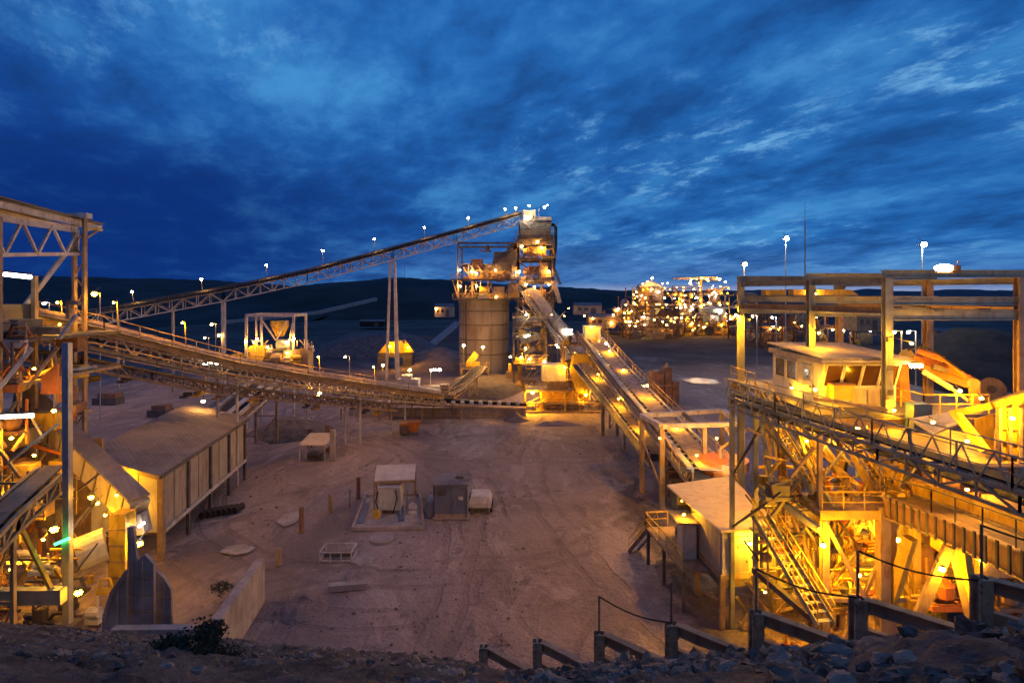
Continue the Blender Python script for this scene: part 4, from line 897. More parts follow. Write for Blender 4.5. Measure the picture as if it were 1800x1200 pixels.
part(root2, 'winch', MB().tube(V(xs[3]+.1, 41.6, 20.1), V(xs[3]+.1, 42.4, 20.1), .26, n=12).box(xs[3]+.3, xs[4]-.05, 41.7, 42.3, 19.85, 20.2), 'steel_dark')
part(root2, 'motor', MB().tube(V(xs[5]-1.2, 41.7, 20.45), V(xs[5]-.5, 41.7, 20.45), .18, n=10), 'steel_dark'); lamp(root2, at(1433, 516, 41.2), .12, 150, WARM)
# deck
root = thing('crusher_deck', 'yellow lit steel deck carrying the gantry and cabin, with railings', 'deck', (22, 38, DZ))
part(root, 'deck_plate', MB().poly([V(17.2, 32, DZ-.12), V(29.8, 32, DZ-.12), V(29.8, 45.2, DZ-.12), V(17.2, 45.2, DZ-.12)], .2), 'steel_dark')
for y in (32.1, 36, 40, 44.6): part(root, 'deck_beam', MB().ibeam(V(17.1, y, DZ-.55), V(29.8, y, DZ-.55), .3, .62), 'steel_tan')
railing(root, [V(17.3, 45, DZ), V(17.3, 40.5, DZ)], r=.035); railing(root, [V(23.3, 32.2, DZ), V(27, 32.2, DZ)], r=.04, step=1.0); railing(root, [V(23.3, 32.2, DZ), V(23.3, 36, DZ)], r=.04)
railing(root, [V(24, 43, DZ), V(29.5, 43, DZ)], r=.035)
for x, y in ((17.5, 33), (17.5, 39), (23.4, 33), (29.2, 33), (29.2, 40)): part(root, 'column', MB().ibeam(V(x, y, 0), V(x, y, DZ-.8), .4, .4), 'steel_tan')
for a, b in (((17.5, 33, 0), (17.5, 39, 12)), ((17.5, 39, 0), (17.5, 33, 12)), ((17.5, 33, 2), (23.4, 33, 12)), ((23.4, 33, 2), (17.5, 33, 12))): bm_(root, 'brace', V(*a), V(*b), .25, m='steel_tan')
lamp(root, V(25.2, 32.0, DZ+1.3), .13, 1300, SOD); lamp(root, V(22.2, 31.6, 17.2), .11, 900, SOD, arm=V(21.6, 32.4, 17.5)); lamp(root, V(19.9, 36.9, 17.4), .1, 700, SOD, arm=V(19.95, 37.8, 17.7)); lamp(root, V(17.6, 33, DZ+1.2), .11, 700, SOD); lamp(root, V(23.6, 39, DZ+1.2), .12, 700, SOD)  # lamps added on the deck to brighten the dark gantry beams
# cabin
cx0, cx1, cy0, cy1, cz0, cz1 = 18.35, 22.95, 34, 40, DZ, 16.15
root = thing('control_cabin', 'cream control cabin with raked windows, on the deck under the gantry', 'control cabin', (20.6, 37, DZ))
sl = .55
part(root, 'body', MB().quad8([V(cx0, cy0, cz0), V(cx1, cy0, cz0), V(cx1, cy1, cz0), V(cx0, cy1, cz0), V(cx0, cy0, cz0+1.25), V(cx1, cy0, cz0+1.25), V(cx1, cy1, cz0+1.25), V(cx0, cy1, cz0+1.25)])
     .quad8([V(cx0, cy0+.02, cz0+1.25), V(cx1, cy0+.02, cz0+1.25), V(cx1, cy1, cz0+1.25), V(cx0, cy1, cz0+1.25), V(cx0, cy0-sl, cz1-.3), V(cx1, cy0-sl, cz1-.3), V(cx1, cy1, cz1-.3), V(cx0, cy1, cz1-.3)]), 'cream')
part(root, 'roof', MB().box(cx0-.25, cx1+.35, cy0-sl-.25, cy1+.2, cz1-.3, cz1).poly([V(cx0-.3, cy0-sl-.3, cz1+.03), V(cx1+.4, cy0-sl-.3, cz1+.03), V(cx1+.4, cy1+.3, cz1+.35), V(cx0-.3, cy1+.3, cz1+.35)], .06), 'cream_wall')
def fp(u, v, off=-.03):                 # on the raked front: u across, v up 0..1
    return V(cx0+u*(cx1-cx0), cy0+.02-sl*v+off, cz0+1.25+v*(cz1-.3-cz0-1.25))
n = 4; us = [.03, .27, .51, .75, .985]
for i in range(4):
    a, b = us[i]+.012, us[i+1]-.012; sh = .0
    wn = part(root, 'window', MB().poly([fp(a, .0), fp(b, .0), fp(b, .95), fp(a, .95)], .03), 'glass')
    fr_ = MB()
    for p_, q_ in ((fp(a, .0), fp(b, .0)), (fp(b, .0), fp(b, .95)), (fp(b, .95), fp(a, .95)), (fp(a, .95), fp(a, .0))): fr_.beam(p_+V(0, -.04, 0), q_+V(0, -.04, 0), .07)
    part(wn, 'frame', fr_, 'cream')
for y0_, y1_, z0_ in ((38.1, 39.5, 14.35), (36.6, 37.9, 14.35)):
    wn = part(root, 'window', MB().box(cx0-.05, cx0-.02, y0_, y1_, z0_, 15.6), 'glass'); part(wn, 'frame', MB().beam(V(cx0-.06, y0_, z0_), V(cx0-.06, y1_, z0_), .08).beam(V(cx0-.06, y0_, 15.6), V(cx0-.06, y1_, 15.6), .08).beam(V(cx0-.06, y0_, z0_), V(cx0-.06, y0_, 15.6), .08).beam(V(cx0-.06, y1_, z0_), V(cx0-.06, y1_, 15.6), .08), 'cream')
dr = part(root, 'door', MB().box(cx0-.07, cx0-.01, 34.7, 35.8, cz0+.1, 15.55), 'galv'); part(dr, 'window', MB().box(cx0-.10, cx0-.075, 35.0, 35.5, 14.65, 15.3), 'glass'); part(dr, 'handle', MB().box(cx0-.14, cx0-.075, 34.8, 34.9, 14.2, 14.35), 'steel_dark')
part(root, 'corner_trim', MB().beam(V(cx0-.03, cy0-.04, cz0), V(cx0-.03, cy0-.04, cz0+1.25), .1), 'steel_pale')
au = part(root, 'air_conditioner', MB().box(cx0+.45, cx0+1.65, cy0-.75, cy0-.05, 13.75, 14.6), 'steel_yellow'); part(au, 'lid', MB().box(cx0+.4, cx0+1.7, cy0-.8, cy0-.04, 14.62, 14.7), 'brown')
for x in (1.9, 2.9, 3.6): part(root, 'panel', MB().box(cx0+x, cx0+x+.85, cy0-.06, cy0-.01, 13.35, 14.3), 'cream_wall')
lamp(root, V(cx0+3.0, cy0-2.2, DZ+.25), .1, 500, SOD); lamp(root, V(cx1+.1, cy0-sl-.55, cz1-.35), .2, 150, WARM, 'tube', to=V(cx1+.75, cy0-sl-.55, cz1-.35)); lamp(root, V(cx0-.4, 36.5, 13.9), .13, 120, SOD)  # first lamp, low in front, is added to brighten the cabin face
part(root, 'gutter', MB().beam(V(cx0-.35, cy0-sl-.34, cz1-.12), V(cx1+.45, cy0-sl-.34, cz1-.12), .1), 'steel_pale')
# rock breaker arm
root = thing('breaker_arm', 'orange hydraulic rock breaker arm bent over the hopper beside the cabin', 'hydraulic arm', at(1590, 700, 36))
e1, e2, e3 = at(1592, 622, 36), at(1705, 680, 33.5), at(1716, 716, 33)
part(root, 'pedestal', MB().poly([at(1576, 712, 36), at(1596, 712, 36), at(1591, 650, 36), at(1604, 626, 36), at(1592, 616, 36), at(1578, 630, 36)], .6), 'steel_orange')
part(root, 'boom', MB().poly([at(1590, 616, 35.6), at(1608, 628, 35.6), at(1650, 641, 34.6), at(1712, 668, 33.6), at(1713, 675, 33.5), at(1700, 676, 33.6), at(1640, 655, 34.8), at(1600, 636, 35.6)], .38), 'steel_orange'); part(root, 'boom_plate', MB().poly([at(1640, 640, 34.4), at(1668, 650, 34.1), at(1664, 656, 34.1), at(1638, 648, 34.4)], .5), 'steel_dark')
part(root, 'stick', MB().poly([at(1704, 668, 33.4), at(1718, 672, 33.3), at(1720, 714, 33), at(1709, 716, 33)], .4), 'steel_orange')
part(root, 'cylinder', MB().tube(at(1622, 652, 34.6), at(1672, 682, 34), .17, n=10).tube(at(1672, 682, 34), at(1702, 704, 33.5), .1, n=8), 'steel_pale')
part(root, 'cylinder', MB().tube(at(1612, 616, 35.2), at(1660, 632, 34.4), .2, n=10).tube(at(1660, 632, 34.4), at(1700, 662, 33.6), .12, n=8), 'steel_orange')
part(root, 'pivot', MB().tube(at(1594, 624, 35.2), at(1594, 624, 36.5), .38, n=14), 'steel_dark'); part(root, 'pivot', MB().tube(at(1712, 674, 33), at(1712, 674, 34), .32, n=14), 'steel_dark')
part(root, 'hose', MB().path([at(1596, 616, 35), at(1620, 608, 34.8), at(1650, 622, 34.4), at(1690, 652, 33.4)], .05, 6), 'rubber')
root = thing('pulley_drum', 'round tan drum on a stand behind the tip of the orange arm', 'drum', at(1743, 700, 36))
part(root, 'drum', MB().tube(at(1743, 684, 35.5), at(1743, 684, 37), .72, n=20), 'steel_tan'); part(root, 'stand', MB().box(at(1725, 0, 36).x, at(1765, 0, 36).x, 35.5, 37, DZ, DZ+.6), 'steel_tan'); part(root, 'hub', MB().tube(at(1743, 684, 35.4), at(1743, 684, 35.5), .25, n=12), 'steel_dark')
# ROM hopper walls
root = thing('feed_hopper', 'bright yellow lit ribbed hopper wall at the edge of the deck', 'hopper', (23, 26, 10))
part(root, 'wall', MB().poly([at(1752, 716, 26), at(1830, 690, 26), at(1830, 830, 26), at(1752, 806, 26)], .12), 'steel_yellow')
part(root, 'wall', MB().poly([at(1714, 737, 27), at(1746, 726, 27), at(1746, 800, 27), at(1714, 786, 27)], .1), 'steel_yellow')
part(root, 'top_beam', MB().beam(at(1672, 727, 27.5), at(1745, 712, 26.2), .3).beam(at(1745, 712, 26.2), at(1830, 684, 25.6), .32), 'steel_yellow')
bm_(root, 'strut', at(1682, 728, 26.6), at(1732, 792, 25.4), .3, m='steel_yellow')
for px in (1757, 1775, 1793, 1812): bm_(root, 'rib', at(px, 716, 25.8), at(px, 812, 25.8), .14, m='steel_tan')
for py in (752, 775, 797): bm_(root, 'rivet_strip', at(1755, py, 25.85), at(1825, py+6, 25.85), .06, m='steel_tan')
part(root, 'lip_plate', MB().poly([at(1600, 737, 30), at(1690, 722, 30), at(1690, 742, 29), at(1640, 764, 29)], .12), 'steel_pale')
part(root, 'floor', MB().poly([V(18.5, 25.5, 12.3), V(27, 25.5, 12.3), V(27, 31.8, 12.3), V(18.5, 31.8, 12.3)], .15), 'steel_tan')
part(root, 'water_bin', MB().box(at(1600, 0, 31.5).x, at(1632, 0, 31.5).x, 31.2, 31.9, 12.4, 13.9), 'blue_paint')
for px, py, r, k in ((1780, 735, .12, 900), (1725, 700, .1, 600), (1508, 752, .1, 700), (1545, 790, .1, 500), (1700, 775, .1, 500), (1640, 742, .1, 400)): lamp(root, at(px, py, 25.2), r, k, SOD)
# belt walkway in front of everything
T0 = [V(13.1, 34, 14.8), V(13.75, 29, 14.86), V(14.59, 22.5, 14.95), V(15.3, 17, 15.03), V(16.08, 11, 15.12)]
tw, TP, TS = conveyor('truss_conveyor', 'near olive green lattice truss conveyor with a black belt, crossing in front of the cabin', [p+V(.4, 0, -.98) for p in T0], 1.2, .62, m='steel_green', web='steel_green', rails=False, walk=False, ww=.07, cw=.11, pitch=1.35)
railing(tw, [p+V(-.35, 0, -.95) for p in T0], m='steel_green', r=.028, step=2.2)
railing(tw, [p+V(1.1, 0, -.95) for p in T0], m='steel_green', r=.022, step=2.2)
for i in range(4):
    for j in range(6): q = T0[i].lerp(T0[i+1], j/6); part(tw, 'roller', MB().tube(q+V(-.2, 0, -1.12), q+V(.95, 0, -1.12), .06, n=6), 'galv')
lat = MB()
for i in range(4):
    for j in range(5):
        a = T0[i].lerp(T0[i+1], j/5)+V(-.35, 0, -.95); b = T0[i].lerp(T0[i+1], (j+1)/5)+V(-.35, 0, -.95); lat.beam(a, a.lerp(b, .5)+V(0, 0, 1.0), .04); lat.beam(a.lerp(b, .5)+V(0, 0, 1.0), b, .04)
part(tw, 'guard_lattice', lat, 'steel_green')
for p, z0 in ((V(13.1, 34, 13.8), 0), (V(13.86, 32.5, 13.8), 0)): part(tw, 'column', MB().beam(V(p.x+.05, p.y, 0), V(p.x+.05, p.y, 14.1), .24), 'steel_green')
for i, (a, b) in enumerate((((13.15, 34, 9), (14, 32, 12.5)), ((13.15, 34, 6), (14.2, 30, 9.5)))): bm_(tw, 'brace', V(*a), V(*b), .12, m='steel_dark')
# crusher frame, stairs, platform
root = thing('crusher_tower', 'dense orange lit steel frame of stairs, braces and platforms under the truss conveyor', 'steel frame', (18, 31, 0))
PX0, PX1, PY0, PY1, PZ = at(1434, 0, 30).x, at(1572, 0, 30).x, 29.2, 31.6, 8.75
part(root, 'platform', MB().box(PX0-.2, PX1+.2, PY0, PY1, PZ-.3, PZ), 'steel_tan'); part(root, 'toe_board', MB().box(PX0-.25, PX1+.25, PY0-.1, PY0-.02, PZ-.34, PZ+.12), 'steel_yellow')
railing(root, [V(PX0-.1, PY0, PZ), V(PX1+.1, PY0, PZ), V(PX1+.1, PY1, PZ)], r=.032, step=1.15); railing(root, [V(PX0, PY1, PZ), V(PX1, PY1, PZ)], r=.03)
for x, y in ((PX0+.1, PY0+.15), (PX0+.1, 34), (PX1-.5, PY0+.3), (PX1-.5, 34)):
    part(root, 'column', MB().ibeam(V(x, y, 0), V(x, y, PZ-.3 if y < 30 else 12.6), .36, .36), 'steel_tan')
bm_(root, 'column', V(PX0+.1, PY0+.6, PZ), V(PX0+.1, PY0+.6, 13.6), .22, m='steel_tan')
bm_(root, 'column', V(PX1-.3, 30.3, 0), V(PX1-.3, 30.3, PZ-.3), .55, .5, m='steel_tan')
for a, b, w in (((PX0, PY0, 0), (PX1, PY0+.4, PZ-.4), .18), ((PX1, PY0, 0.5), (PX0, PY0, PZ-.4), .18), ((PX0, PY0, 4.3), (PX1, PY0, 4.3), .22), ((PX0, 34, 4.3), (PX1, 34, 9), .2), ((PX0, 34, 9), (PX1, 34, 4.3), .2), ((PX0, 33, 12.4), (PX1, 33, 8.8), .2), ((PX0, 33, 8.8), (PX1-1, 33, 12.4), .2), ((PX0, PY0, 4.3), (PX0, 34, 8.6), .18), ((PX0, 34, 1), (PX0, PY0, 4.3), .18)):
    bm_(root, 'brace', V(*a), V(*b), w, m='steel_tan')
stair(root, at(1440, 866, 30.2), at(1338, 700, 34), .9, m='steel_green'); stair(root, at(1400, 862, 30.6)+V(.9, 0, 0), at(1352, 735, 36)+V(1.2, 0, 0), .9, m='steel_tan')
stair(root, at(1336, 905, 32.5), at(1452, 1098, 27.2), .9, m='steel_green')
stair(root, at(1555, 868, 30.5), at(1468, 742, 33), .8, m='steel_tan')
for a, b, w, m in (((1322, 845, 33), (1440, 930, 29), .3, 'steel_green'), ((1325, 1000, 32), (1432, 1090, 28), .3, 'steel_dark'), ((1322, 900, 33), (1365, 850, 32), .2, 'steel_dark'), ((1322, 980, 33), (1362, 950, 32), .16, 'steel_dark'), ((1330, 700, 34), (1362, 880, 31), .2, 'steel_green'), ((1345, 690, 34), (1470, 900, 30), .22, 'steel_green'), ((1395, 730, 33), (1432, 850, 30), .16, 'steel_yellow'), ((1492, 790, 31), (1530, 862, 30.6), .22, 'steel_yellow'), ((1590, 810, 31), (1570, 870, 30), .25, 'steel_yellow'), ((1560, 800, 32), (1560, 868, 31), .3, 'steel_yellow'), ((1532, 800, 32), (1535, 868, 31), .25, 'steel_yellow'), ((1430, 700, 32), (1560, 720, 31), .2, 'steel_tan')):
    bm_(root, 'brace', at(*a), at(*b), w, m=m)
rn = random.Random(41)
for k in range(34):                                   # conduit, hoses, small plant
    px, py, d = rn.uniform(1335, 1570), rn.uniform(760, 1060), rn.uniform(31, 34.5); a = at(px, py, d); L = rn.uniform(.8, 2.6)
    t = rn.random()
    if t < .3: part(root, 'pipe', MB().path([a, a+V(rn.uniform(-.6, .6), .2, -L*.5), a+V(rn.uniform(-1, 1), .3, -L)], rn.uniform(.06, .14), 6), rn.choice(('steel_tan', 'steel_yellow', 'rubber')))
    elif t < .55: part(root, 'gusset', MB().box(a.x, a.x+rn.uniform(.3, .8), d, d+.4, a.z, a.z+rn.uniform(.3, .9)), rn.choice(('steel_tan', 'steel_orange', 'brown', 'steel_yellow')))
    else: bm_(root, 'brace', a, a+V(rn.uniform(-1.6, 1.6), rn.uniform(-.3, .3), rn.uniform(-2.2, 2.2)), rn.uniform(.08, .18), m=rn.choice(('steel_tan', 'steel_yellow', 'steel_pale')))
for px, py, d, r, k in ((1447, 958, 28.4, .17, 700), (1418, 775, 31.5, .1, 500), (1487, 777, 31, .11, 500), (1530, 905, 31, .1, 500), (1350, 870, 34.5, .12, 400), (1385, 960, 33, .13, 600), (1370, 800, 35, .13, 300), (1510, 1010, 31.5, .14, 500), (1345, 1040, 33, .1, 300)): lamp(root, at(px, py, d), r, k, SOD)
clutter(root, PX0-2, PX1, 30.5, 34, (.1, 3, 6, PZ+.05), 50, 81, .7, ('steel_tan', 'steel_dark', 'brown', 'steel_yellow', 'steel_orange')); tangle(root, 13.8, PX1+1, 30.5, 34.5, .3, 12.5, 120, 82, .13, 2.4, ('steel_tan', 'steel_dark', 'steel_tan', 'steel_yellow', 'steel_green'))
for z in (3.2, 6.2): railing(root, [V(14, 32.5, z), V(PX1+.5, 32.5, z)], m='steel_tan', r=.035, step=1.1); part(root, 'grating', MB().box(14, PX1+.5, 32.4, 33.6, z-.08, z), 'steel_dark')
# vault wall, belt beam and A legs
root = thing('crusher_vault', 'orange lit concrete vault wall with dark openings behind the raking legs', 'concrete vault', (24, 34, 0))
part(root, 'wall', MB().box(at(1565, 0, 35).x, 36, 35, 36, -.2, 11.2), 'concrete'); part(root, 'side_wall', MB().box(at(1345, 0, 37).x, at(1566, 0, 35).x, 36.5, 37.2, -.2, 7.0), 'concrete')
part(root, 'opening', MB().box(at(1612, 0, 34.9).x, at(1645, 0, 34.9).x, 34.8, 34.95, 2.2, 6.6), 'brown'); part(root, 'opening', MB().box(at(1640, 0, 34.9).x, at(1672, 0, 34.9).x, 34.8, 34.94, 1.0, 4.2), 'brown')
for px in (1590, 1660, 1700, 1740, 1780): part(root, 'buttress', MB().box(at(px, 0, 34.9).x, at(px, 0, 34.9).x+.35, 34.6, 34.98, 0, 11), 'steel_tan')
part(root, 'chute', MB().poly([at(1630, 790, 31), at(1672, 800, 31), at(1668, 880, 31), at(1640, 880, 31)], 1.4), 'brown')
for px in (1640, 1650, 1660): bm_(root, 'rib', at(px, 800, 30.2), at(px-3, 880, 30.2), .1, m='steel_tan')
part(root, 'hatch', MB().box(at(1672, 0, 30).x, at(1720, 0, 30).x, 30, 31.5, 6, 9.5), 'steel_orange'); part(root, 'hatch', MB().box(at(1725, 0, 30).x, at(1800, 0, 30).x, 30, 31.5, 5, 9.4), 'steel_tan')
clutter(root, at(1580, 0, 33).x, at(1790, 0, 33).x, 31.5, 34, (.1, 2.5, 7.5), 34, 83, .9, ('steel_tan', 'brown', 'steel_orange', 'steel_dark')); tangle(root, at(1580, 0, 33).x, 30, 31, 34, .3, 11, 60, 84, .14, 2.6, ('steel_tan', 'brown', 'steel_dark'))
part(root, 'flywheel', MB().tube(at(1617, 852, 30), at(1617, 852, 30.3), .48, n=20).tube(at(1617, 852, 29.9), at(1617, 852, 30), .12, n=10), 'steel_tan')
for px, py, d, r, k in ((1577, 948, 31, .19, 900), (1700, 860, 28, .1, 800), (1760, 900, 29, .1, 700), (1630, 1010, 33, .1, 600), (1725, 985, 30, .12, 700)): lamp(root, at(px, py, d), r, k, SOD)
root = thing('discharge_conveyor', 'heavy brown box girder conveyor on raking legs, below the truss conveyor', 'conveyor', (17, 24, 0))
K0 = [at(1560, 892, 29), at(1640, 920, 26), at(1730, 960, 22.5), at(1860, 1020, 18.5)]
part(root, 'girder', sweep(MB(), K0, .3, .85), 'brown'); part(root, 'flange', sweep(MB(), [p+V(0, 0, .46) for p in K0], .5, .07), 'steel_tan'); part(root, 'flange', sweep(MB(), [p-V(0, 0, .46) for p in K0], .5, .07), 'steel_tan'); part(root, 'far_girder', sweep(MB(), [p+V(1.9, .8, 0) for p in K0], .3, .9), 'steel_tan')
part(root, 'belt', sweep(MB(), [p+V(.95, .4, .35) for p in K0], 1.5, .1), 'ore_tan')
part(root, 'skirt', sweep(MB(), [p+V(1.8, .7, .75) for p in K0], .06, .7), 'steel_yellow')
for i in range(1, 17): q = K0[0].lerp(K0[-1], i/17); part(root, 'stiffener', MB().box(q.x-.24, q.x-.17, q.y-.05, q.y+.05, q.z-.42, q.z+.62), 'steel_dark')
railing(root, [p+V(-.15, -.1, .55) for p in K0], m='steel_dark', r=.025, step=2.2)
q = at(1668, 960, 24.5)
bm_(root, 'raking_leg', q, at(1606, 1100, 25), .36, m='steel_tan'); bm_(root, 'raking_leg', q+V(.2, 0, 0), at(1712, 1110, 24), .34, m='steel_tan'); bm_(root, 'raking_leg', at(1696, 965, 24), at(1716, 1110, 24), .3, m='steel_yellow')
bm_(root, 'raking_leg', at(1600, 945, 28.5), at(1560, 1075, 29.5), .5, m='steel_yellow'); bm_(root, 'column', at(1552, 890, 29.2), V(at(1552, 0, 29.2).x, 29.2, 0), .5, m='steel_tan')
lamp(root, at(1656, 1000, 24), .17, 350, SOD)
# ground level plant floor lit by these lamps
# portal frame in front of the conveyor
root = thing('pipe_portal', 'tan box portal frame on four posts over the end of the feed conveyor', 'steel frame', (17, 55, 0))
q = [V(13.7, 52, 0), V(21.4, 53, 0), V(21.8, 59, 0), V(12.9, 56.5, 0)]; zt = 7.75
for c in q: bm_(root, 'post', c, c+V(0, 0, zt), .42, m='steel_tan')
mid_ = q[0].lerp(q[1], .53); bm_(root, 'post', mid_, mid_+V(0, 0, zt), .34, m='steel_tan')
for i in range(4): bm_(root, 'top_beam', q[i]+V(0, 0, zt+.1), q[(i+1) % 4]+V(0, 0, zt+.1), .5, .4, m='steel_pale')
bm_(root, 'top_beam', q[0].lerp(q[1], .45)+V(0, 0, zt+.05), q[3].lerp(q[2], .5)+V(0, 0, zt+.05), .3, .3, m='steel_dark')
bm_(root, 'brace', q[0]+V(0, 0, 2), q[3]+V(0, 0, 5.6), .14, m='steel_tan'); bm_(root, 'brace', q[0]+V(0, 0, zt-.4), q[0]+V(2, .2, zt-3.6), .14, m='steel_tan'); bm_(root, 'brace', q[0]+V(0, 0, zt-1.5), q[3]+V(0, 0, zt-.3), .14, m='steel_tan')
lamp(root, q[1]+V(-.6, -1, zt-.7), .12, 400, SOD)
root = thing('brown_cabinet', 'tall brown cabinet standing inside the portal frame', 'cabinet', (16.4, 56.5, 0)); part(root, 'cabinet_body', MB().box(15.4, 17.3, 56, 57.4, 0, 4.9), 'brown'); part(root, 'cabinet_top', MB().box(15.3, 17.4, 55.9, 57.5, 4.9, 5.1), 'steel_tan'); part(root, 'door_seam', MB().box(16.33, 16.39, 55.94, 55.98, .2, 4.7), 'steel_dark')
c = at(1272, 815, 51); root = thing('round_hopper', 'small orange round hopper with a pipe rising from it, by the hut roof', 'hopper', (c.x, 51, 0))
part(root, 'cone', MB().lathe((c.x, 51, 1.6), [(.4, 0), (.9, 1), (2.1, 2.8), (2.15, 3.6)], 16), 'steel_orange'); part(root, 'stand', MB().box(c.x-.9, c.x+.9, 50.4, 51.6, 0, 1.7), 'brown'); part(root, 'pipe', MB().path([V(c.x-.3, 51, 5), V(c.x-.3, 51, 6), V(c.x+.8, 51, 6.8), V(c.x+.2, 51, 8)], .15, 8), 'steel_tan')
lamp(root, at(1292, 830, 47), .14, 450, COOL)
rn = random.Random(9); root = thing('pump_skid', 'cluttered row of pumps and pipes under the lower end of the feed conveyor', 'pump skid', (19, 50, 0))
for k in range(26):
    x, y, z = rn.uniform(14, 24), rn.uniform(47, 58), rn.uniform(.3, 3.6); t = rn.random()
    if t < .4: part(root, 'pump', MB().tube(V(x, y, z), V(x+rn.uniform(.5, 1.2), y, z), rn.uniform(.2, .45), n=10).box(x, x+.8, y-.3, y+.3, 0, z-.1), rn.choice(('steel_tan', 'steel_dark', 'steel_pale')))
    else: part(root, 'pipe', MB().path([V(x, y, .2), V(x, y, z), V(x+rn.uniform(-2, 2), y, z)], rn.uniform(.08, .16), 7), rn.choice(('steel_tan', 'steel_pale', 'rubber')))
for px, py in ((1225, 800), (1160, 770), (1260, 770)): lamp(root, at(px, py, 50), .1, 350, SOD)
# switch hut on stilts
h = [V(12.35, 33.6, 5.9), V(16.2, 34.4, 5.9), V(16.75, 43.6, 5.95), V(11.3, 41.5, 5.95)]
root = thing('switch_hut', 'flat beige roofed hut on stilts, its near wall glaring yellow under a lamp', 'hut', (14, 38, 0))
part(root, 'roof', MB().poly([p.copy() for p in h], .14), 'roof_beige')
w_ = [V(12.55, 34.0, 0), V(16.1, 34.7, 0), V(16.4, 43, 0), V(11.9, 41, 0)]
def wall4(nm, a, b, z0, z1, th, m): return part(root, nm, MB().beam(a+V(0, 0, (z0+z1)/2), b+V(0, 0, (z0+z1)/2), th, z1-z0), m)
wall4('wall', w_[0], w_[1], 3.15, 5.78, .12, 'cream'); wall4('wall', w_[1]+V(0, .1, 0), w_[2], 3.15, 5.78, .12, 'cream_wall'); wall4('wall', w_[2], w_[3], 3.15, 5.78, .12, 'cream_wall'); wall4('wall', w_[0]+V(0, .1, 0), w_[0].lerp(w_[3], .62), 3.15, 5.78, .12, 'cream_wall')
dd = (w_[1]-w_[0]).normalized(); dr = part(root, 'door', MB().beam(w_[0]+dd*.7+V(.01, -.09, 4.35), w_[0]+dd*1.7+V(.01, -.09, 4.35), .05, 2.1), 'cream_wall')
part(dr, 'handle', MB().beam(w_[0]+dd*1.55+V(0, -.14, 3.9), w_[0]+dd*1.62+V(0, -.14, 3.9), .05, .12), 'steel_dark')
part(root, 'sign', MB().beam(w_[0]+dd*.95+V(0, -.13, 4.85), w_[0]+dd*1.45+V(0, -.13, 4.85), .02, .25), 'steel_dark')
part(root, 'floor', MB().poly([w_[0]+V(-.1, -.1, 3.02), w_[1]+V(.1, -.1, 3.02), w_[2]+V(.1, .1, 3.02), w_[3]+V(-.1, .1, 3.02)], .3), 'steel_tan')
part(root, 'floor_beam', MB().beam(w_[0]+V(0, 0, 2.65), w_[1]+V(0, 0, 2.65), .2, .45).beam(w_[0]+V(0, 0, 2.65), w_[3]+V(0, 0, 2.65), .2, .45), 'steel_dark')
for p in w_+[w_[0].lerp(w_[3], .5)]: bm_(root, 'stilt', V(p.x, p.y, 0), V(p.x, p.y, 2.87), .28, m='steel_tan')
lamp(root, w_[0]+dd*1.6+V(0, -.55, 5.15), .15, 260, (1., .58, .02)); lamp(root, V(12.2, 41.2, 5.0), .2, 220, SOD); lamp(root, V(11.3, 37.4, 5.45), .1, 330, SOD, arm=V(12.1, 37.5, 5.6))  # last lamp, on the landing side, is added to turn the side wall amber
wk = [V(11.0, 35.0, 2.7), V(10.2, 42, 2.7)]
part(root, 'landing', MB().poly([V(10.7, 35.6, 2.6), V(12.4, 35.4, 2.6), V(12.0, 42.3, 2.6), V(9.9, 42.3, 2.6)], .12), 'steel_tan'); railing(root, [V(10.7, 35.7, 2.7), V(9.9, 42.2, 2.7), V(11.6, 42.4, 2.7)], m='steel_yellow', r=.04, step=1.2)
sb = part(root, 'small_cabinet', MB().box(11.1, 12.0, 37.0, 38.2, 2.7, 5.0), 'cream'); part(sb, 'lid', MB().box(10.7, 12.1, 36.8, 39.2, 5.02, 5.1), 'roof_sheet')
for y in (35.8, 39, 42): bm_(root, 'stilt', V(10.8-(y-35.8)*.12, y, 0), V(10.8-(y-35.8)*.12, y, 2.55), .2, m='steel_dark')
stair(root, V(9.4, 44.2, 0), V(10.5, 42.3, 2.6), .9, m='steel_dark')
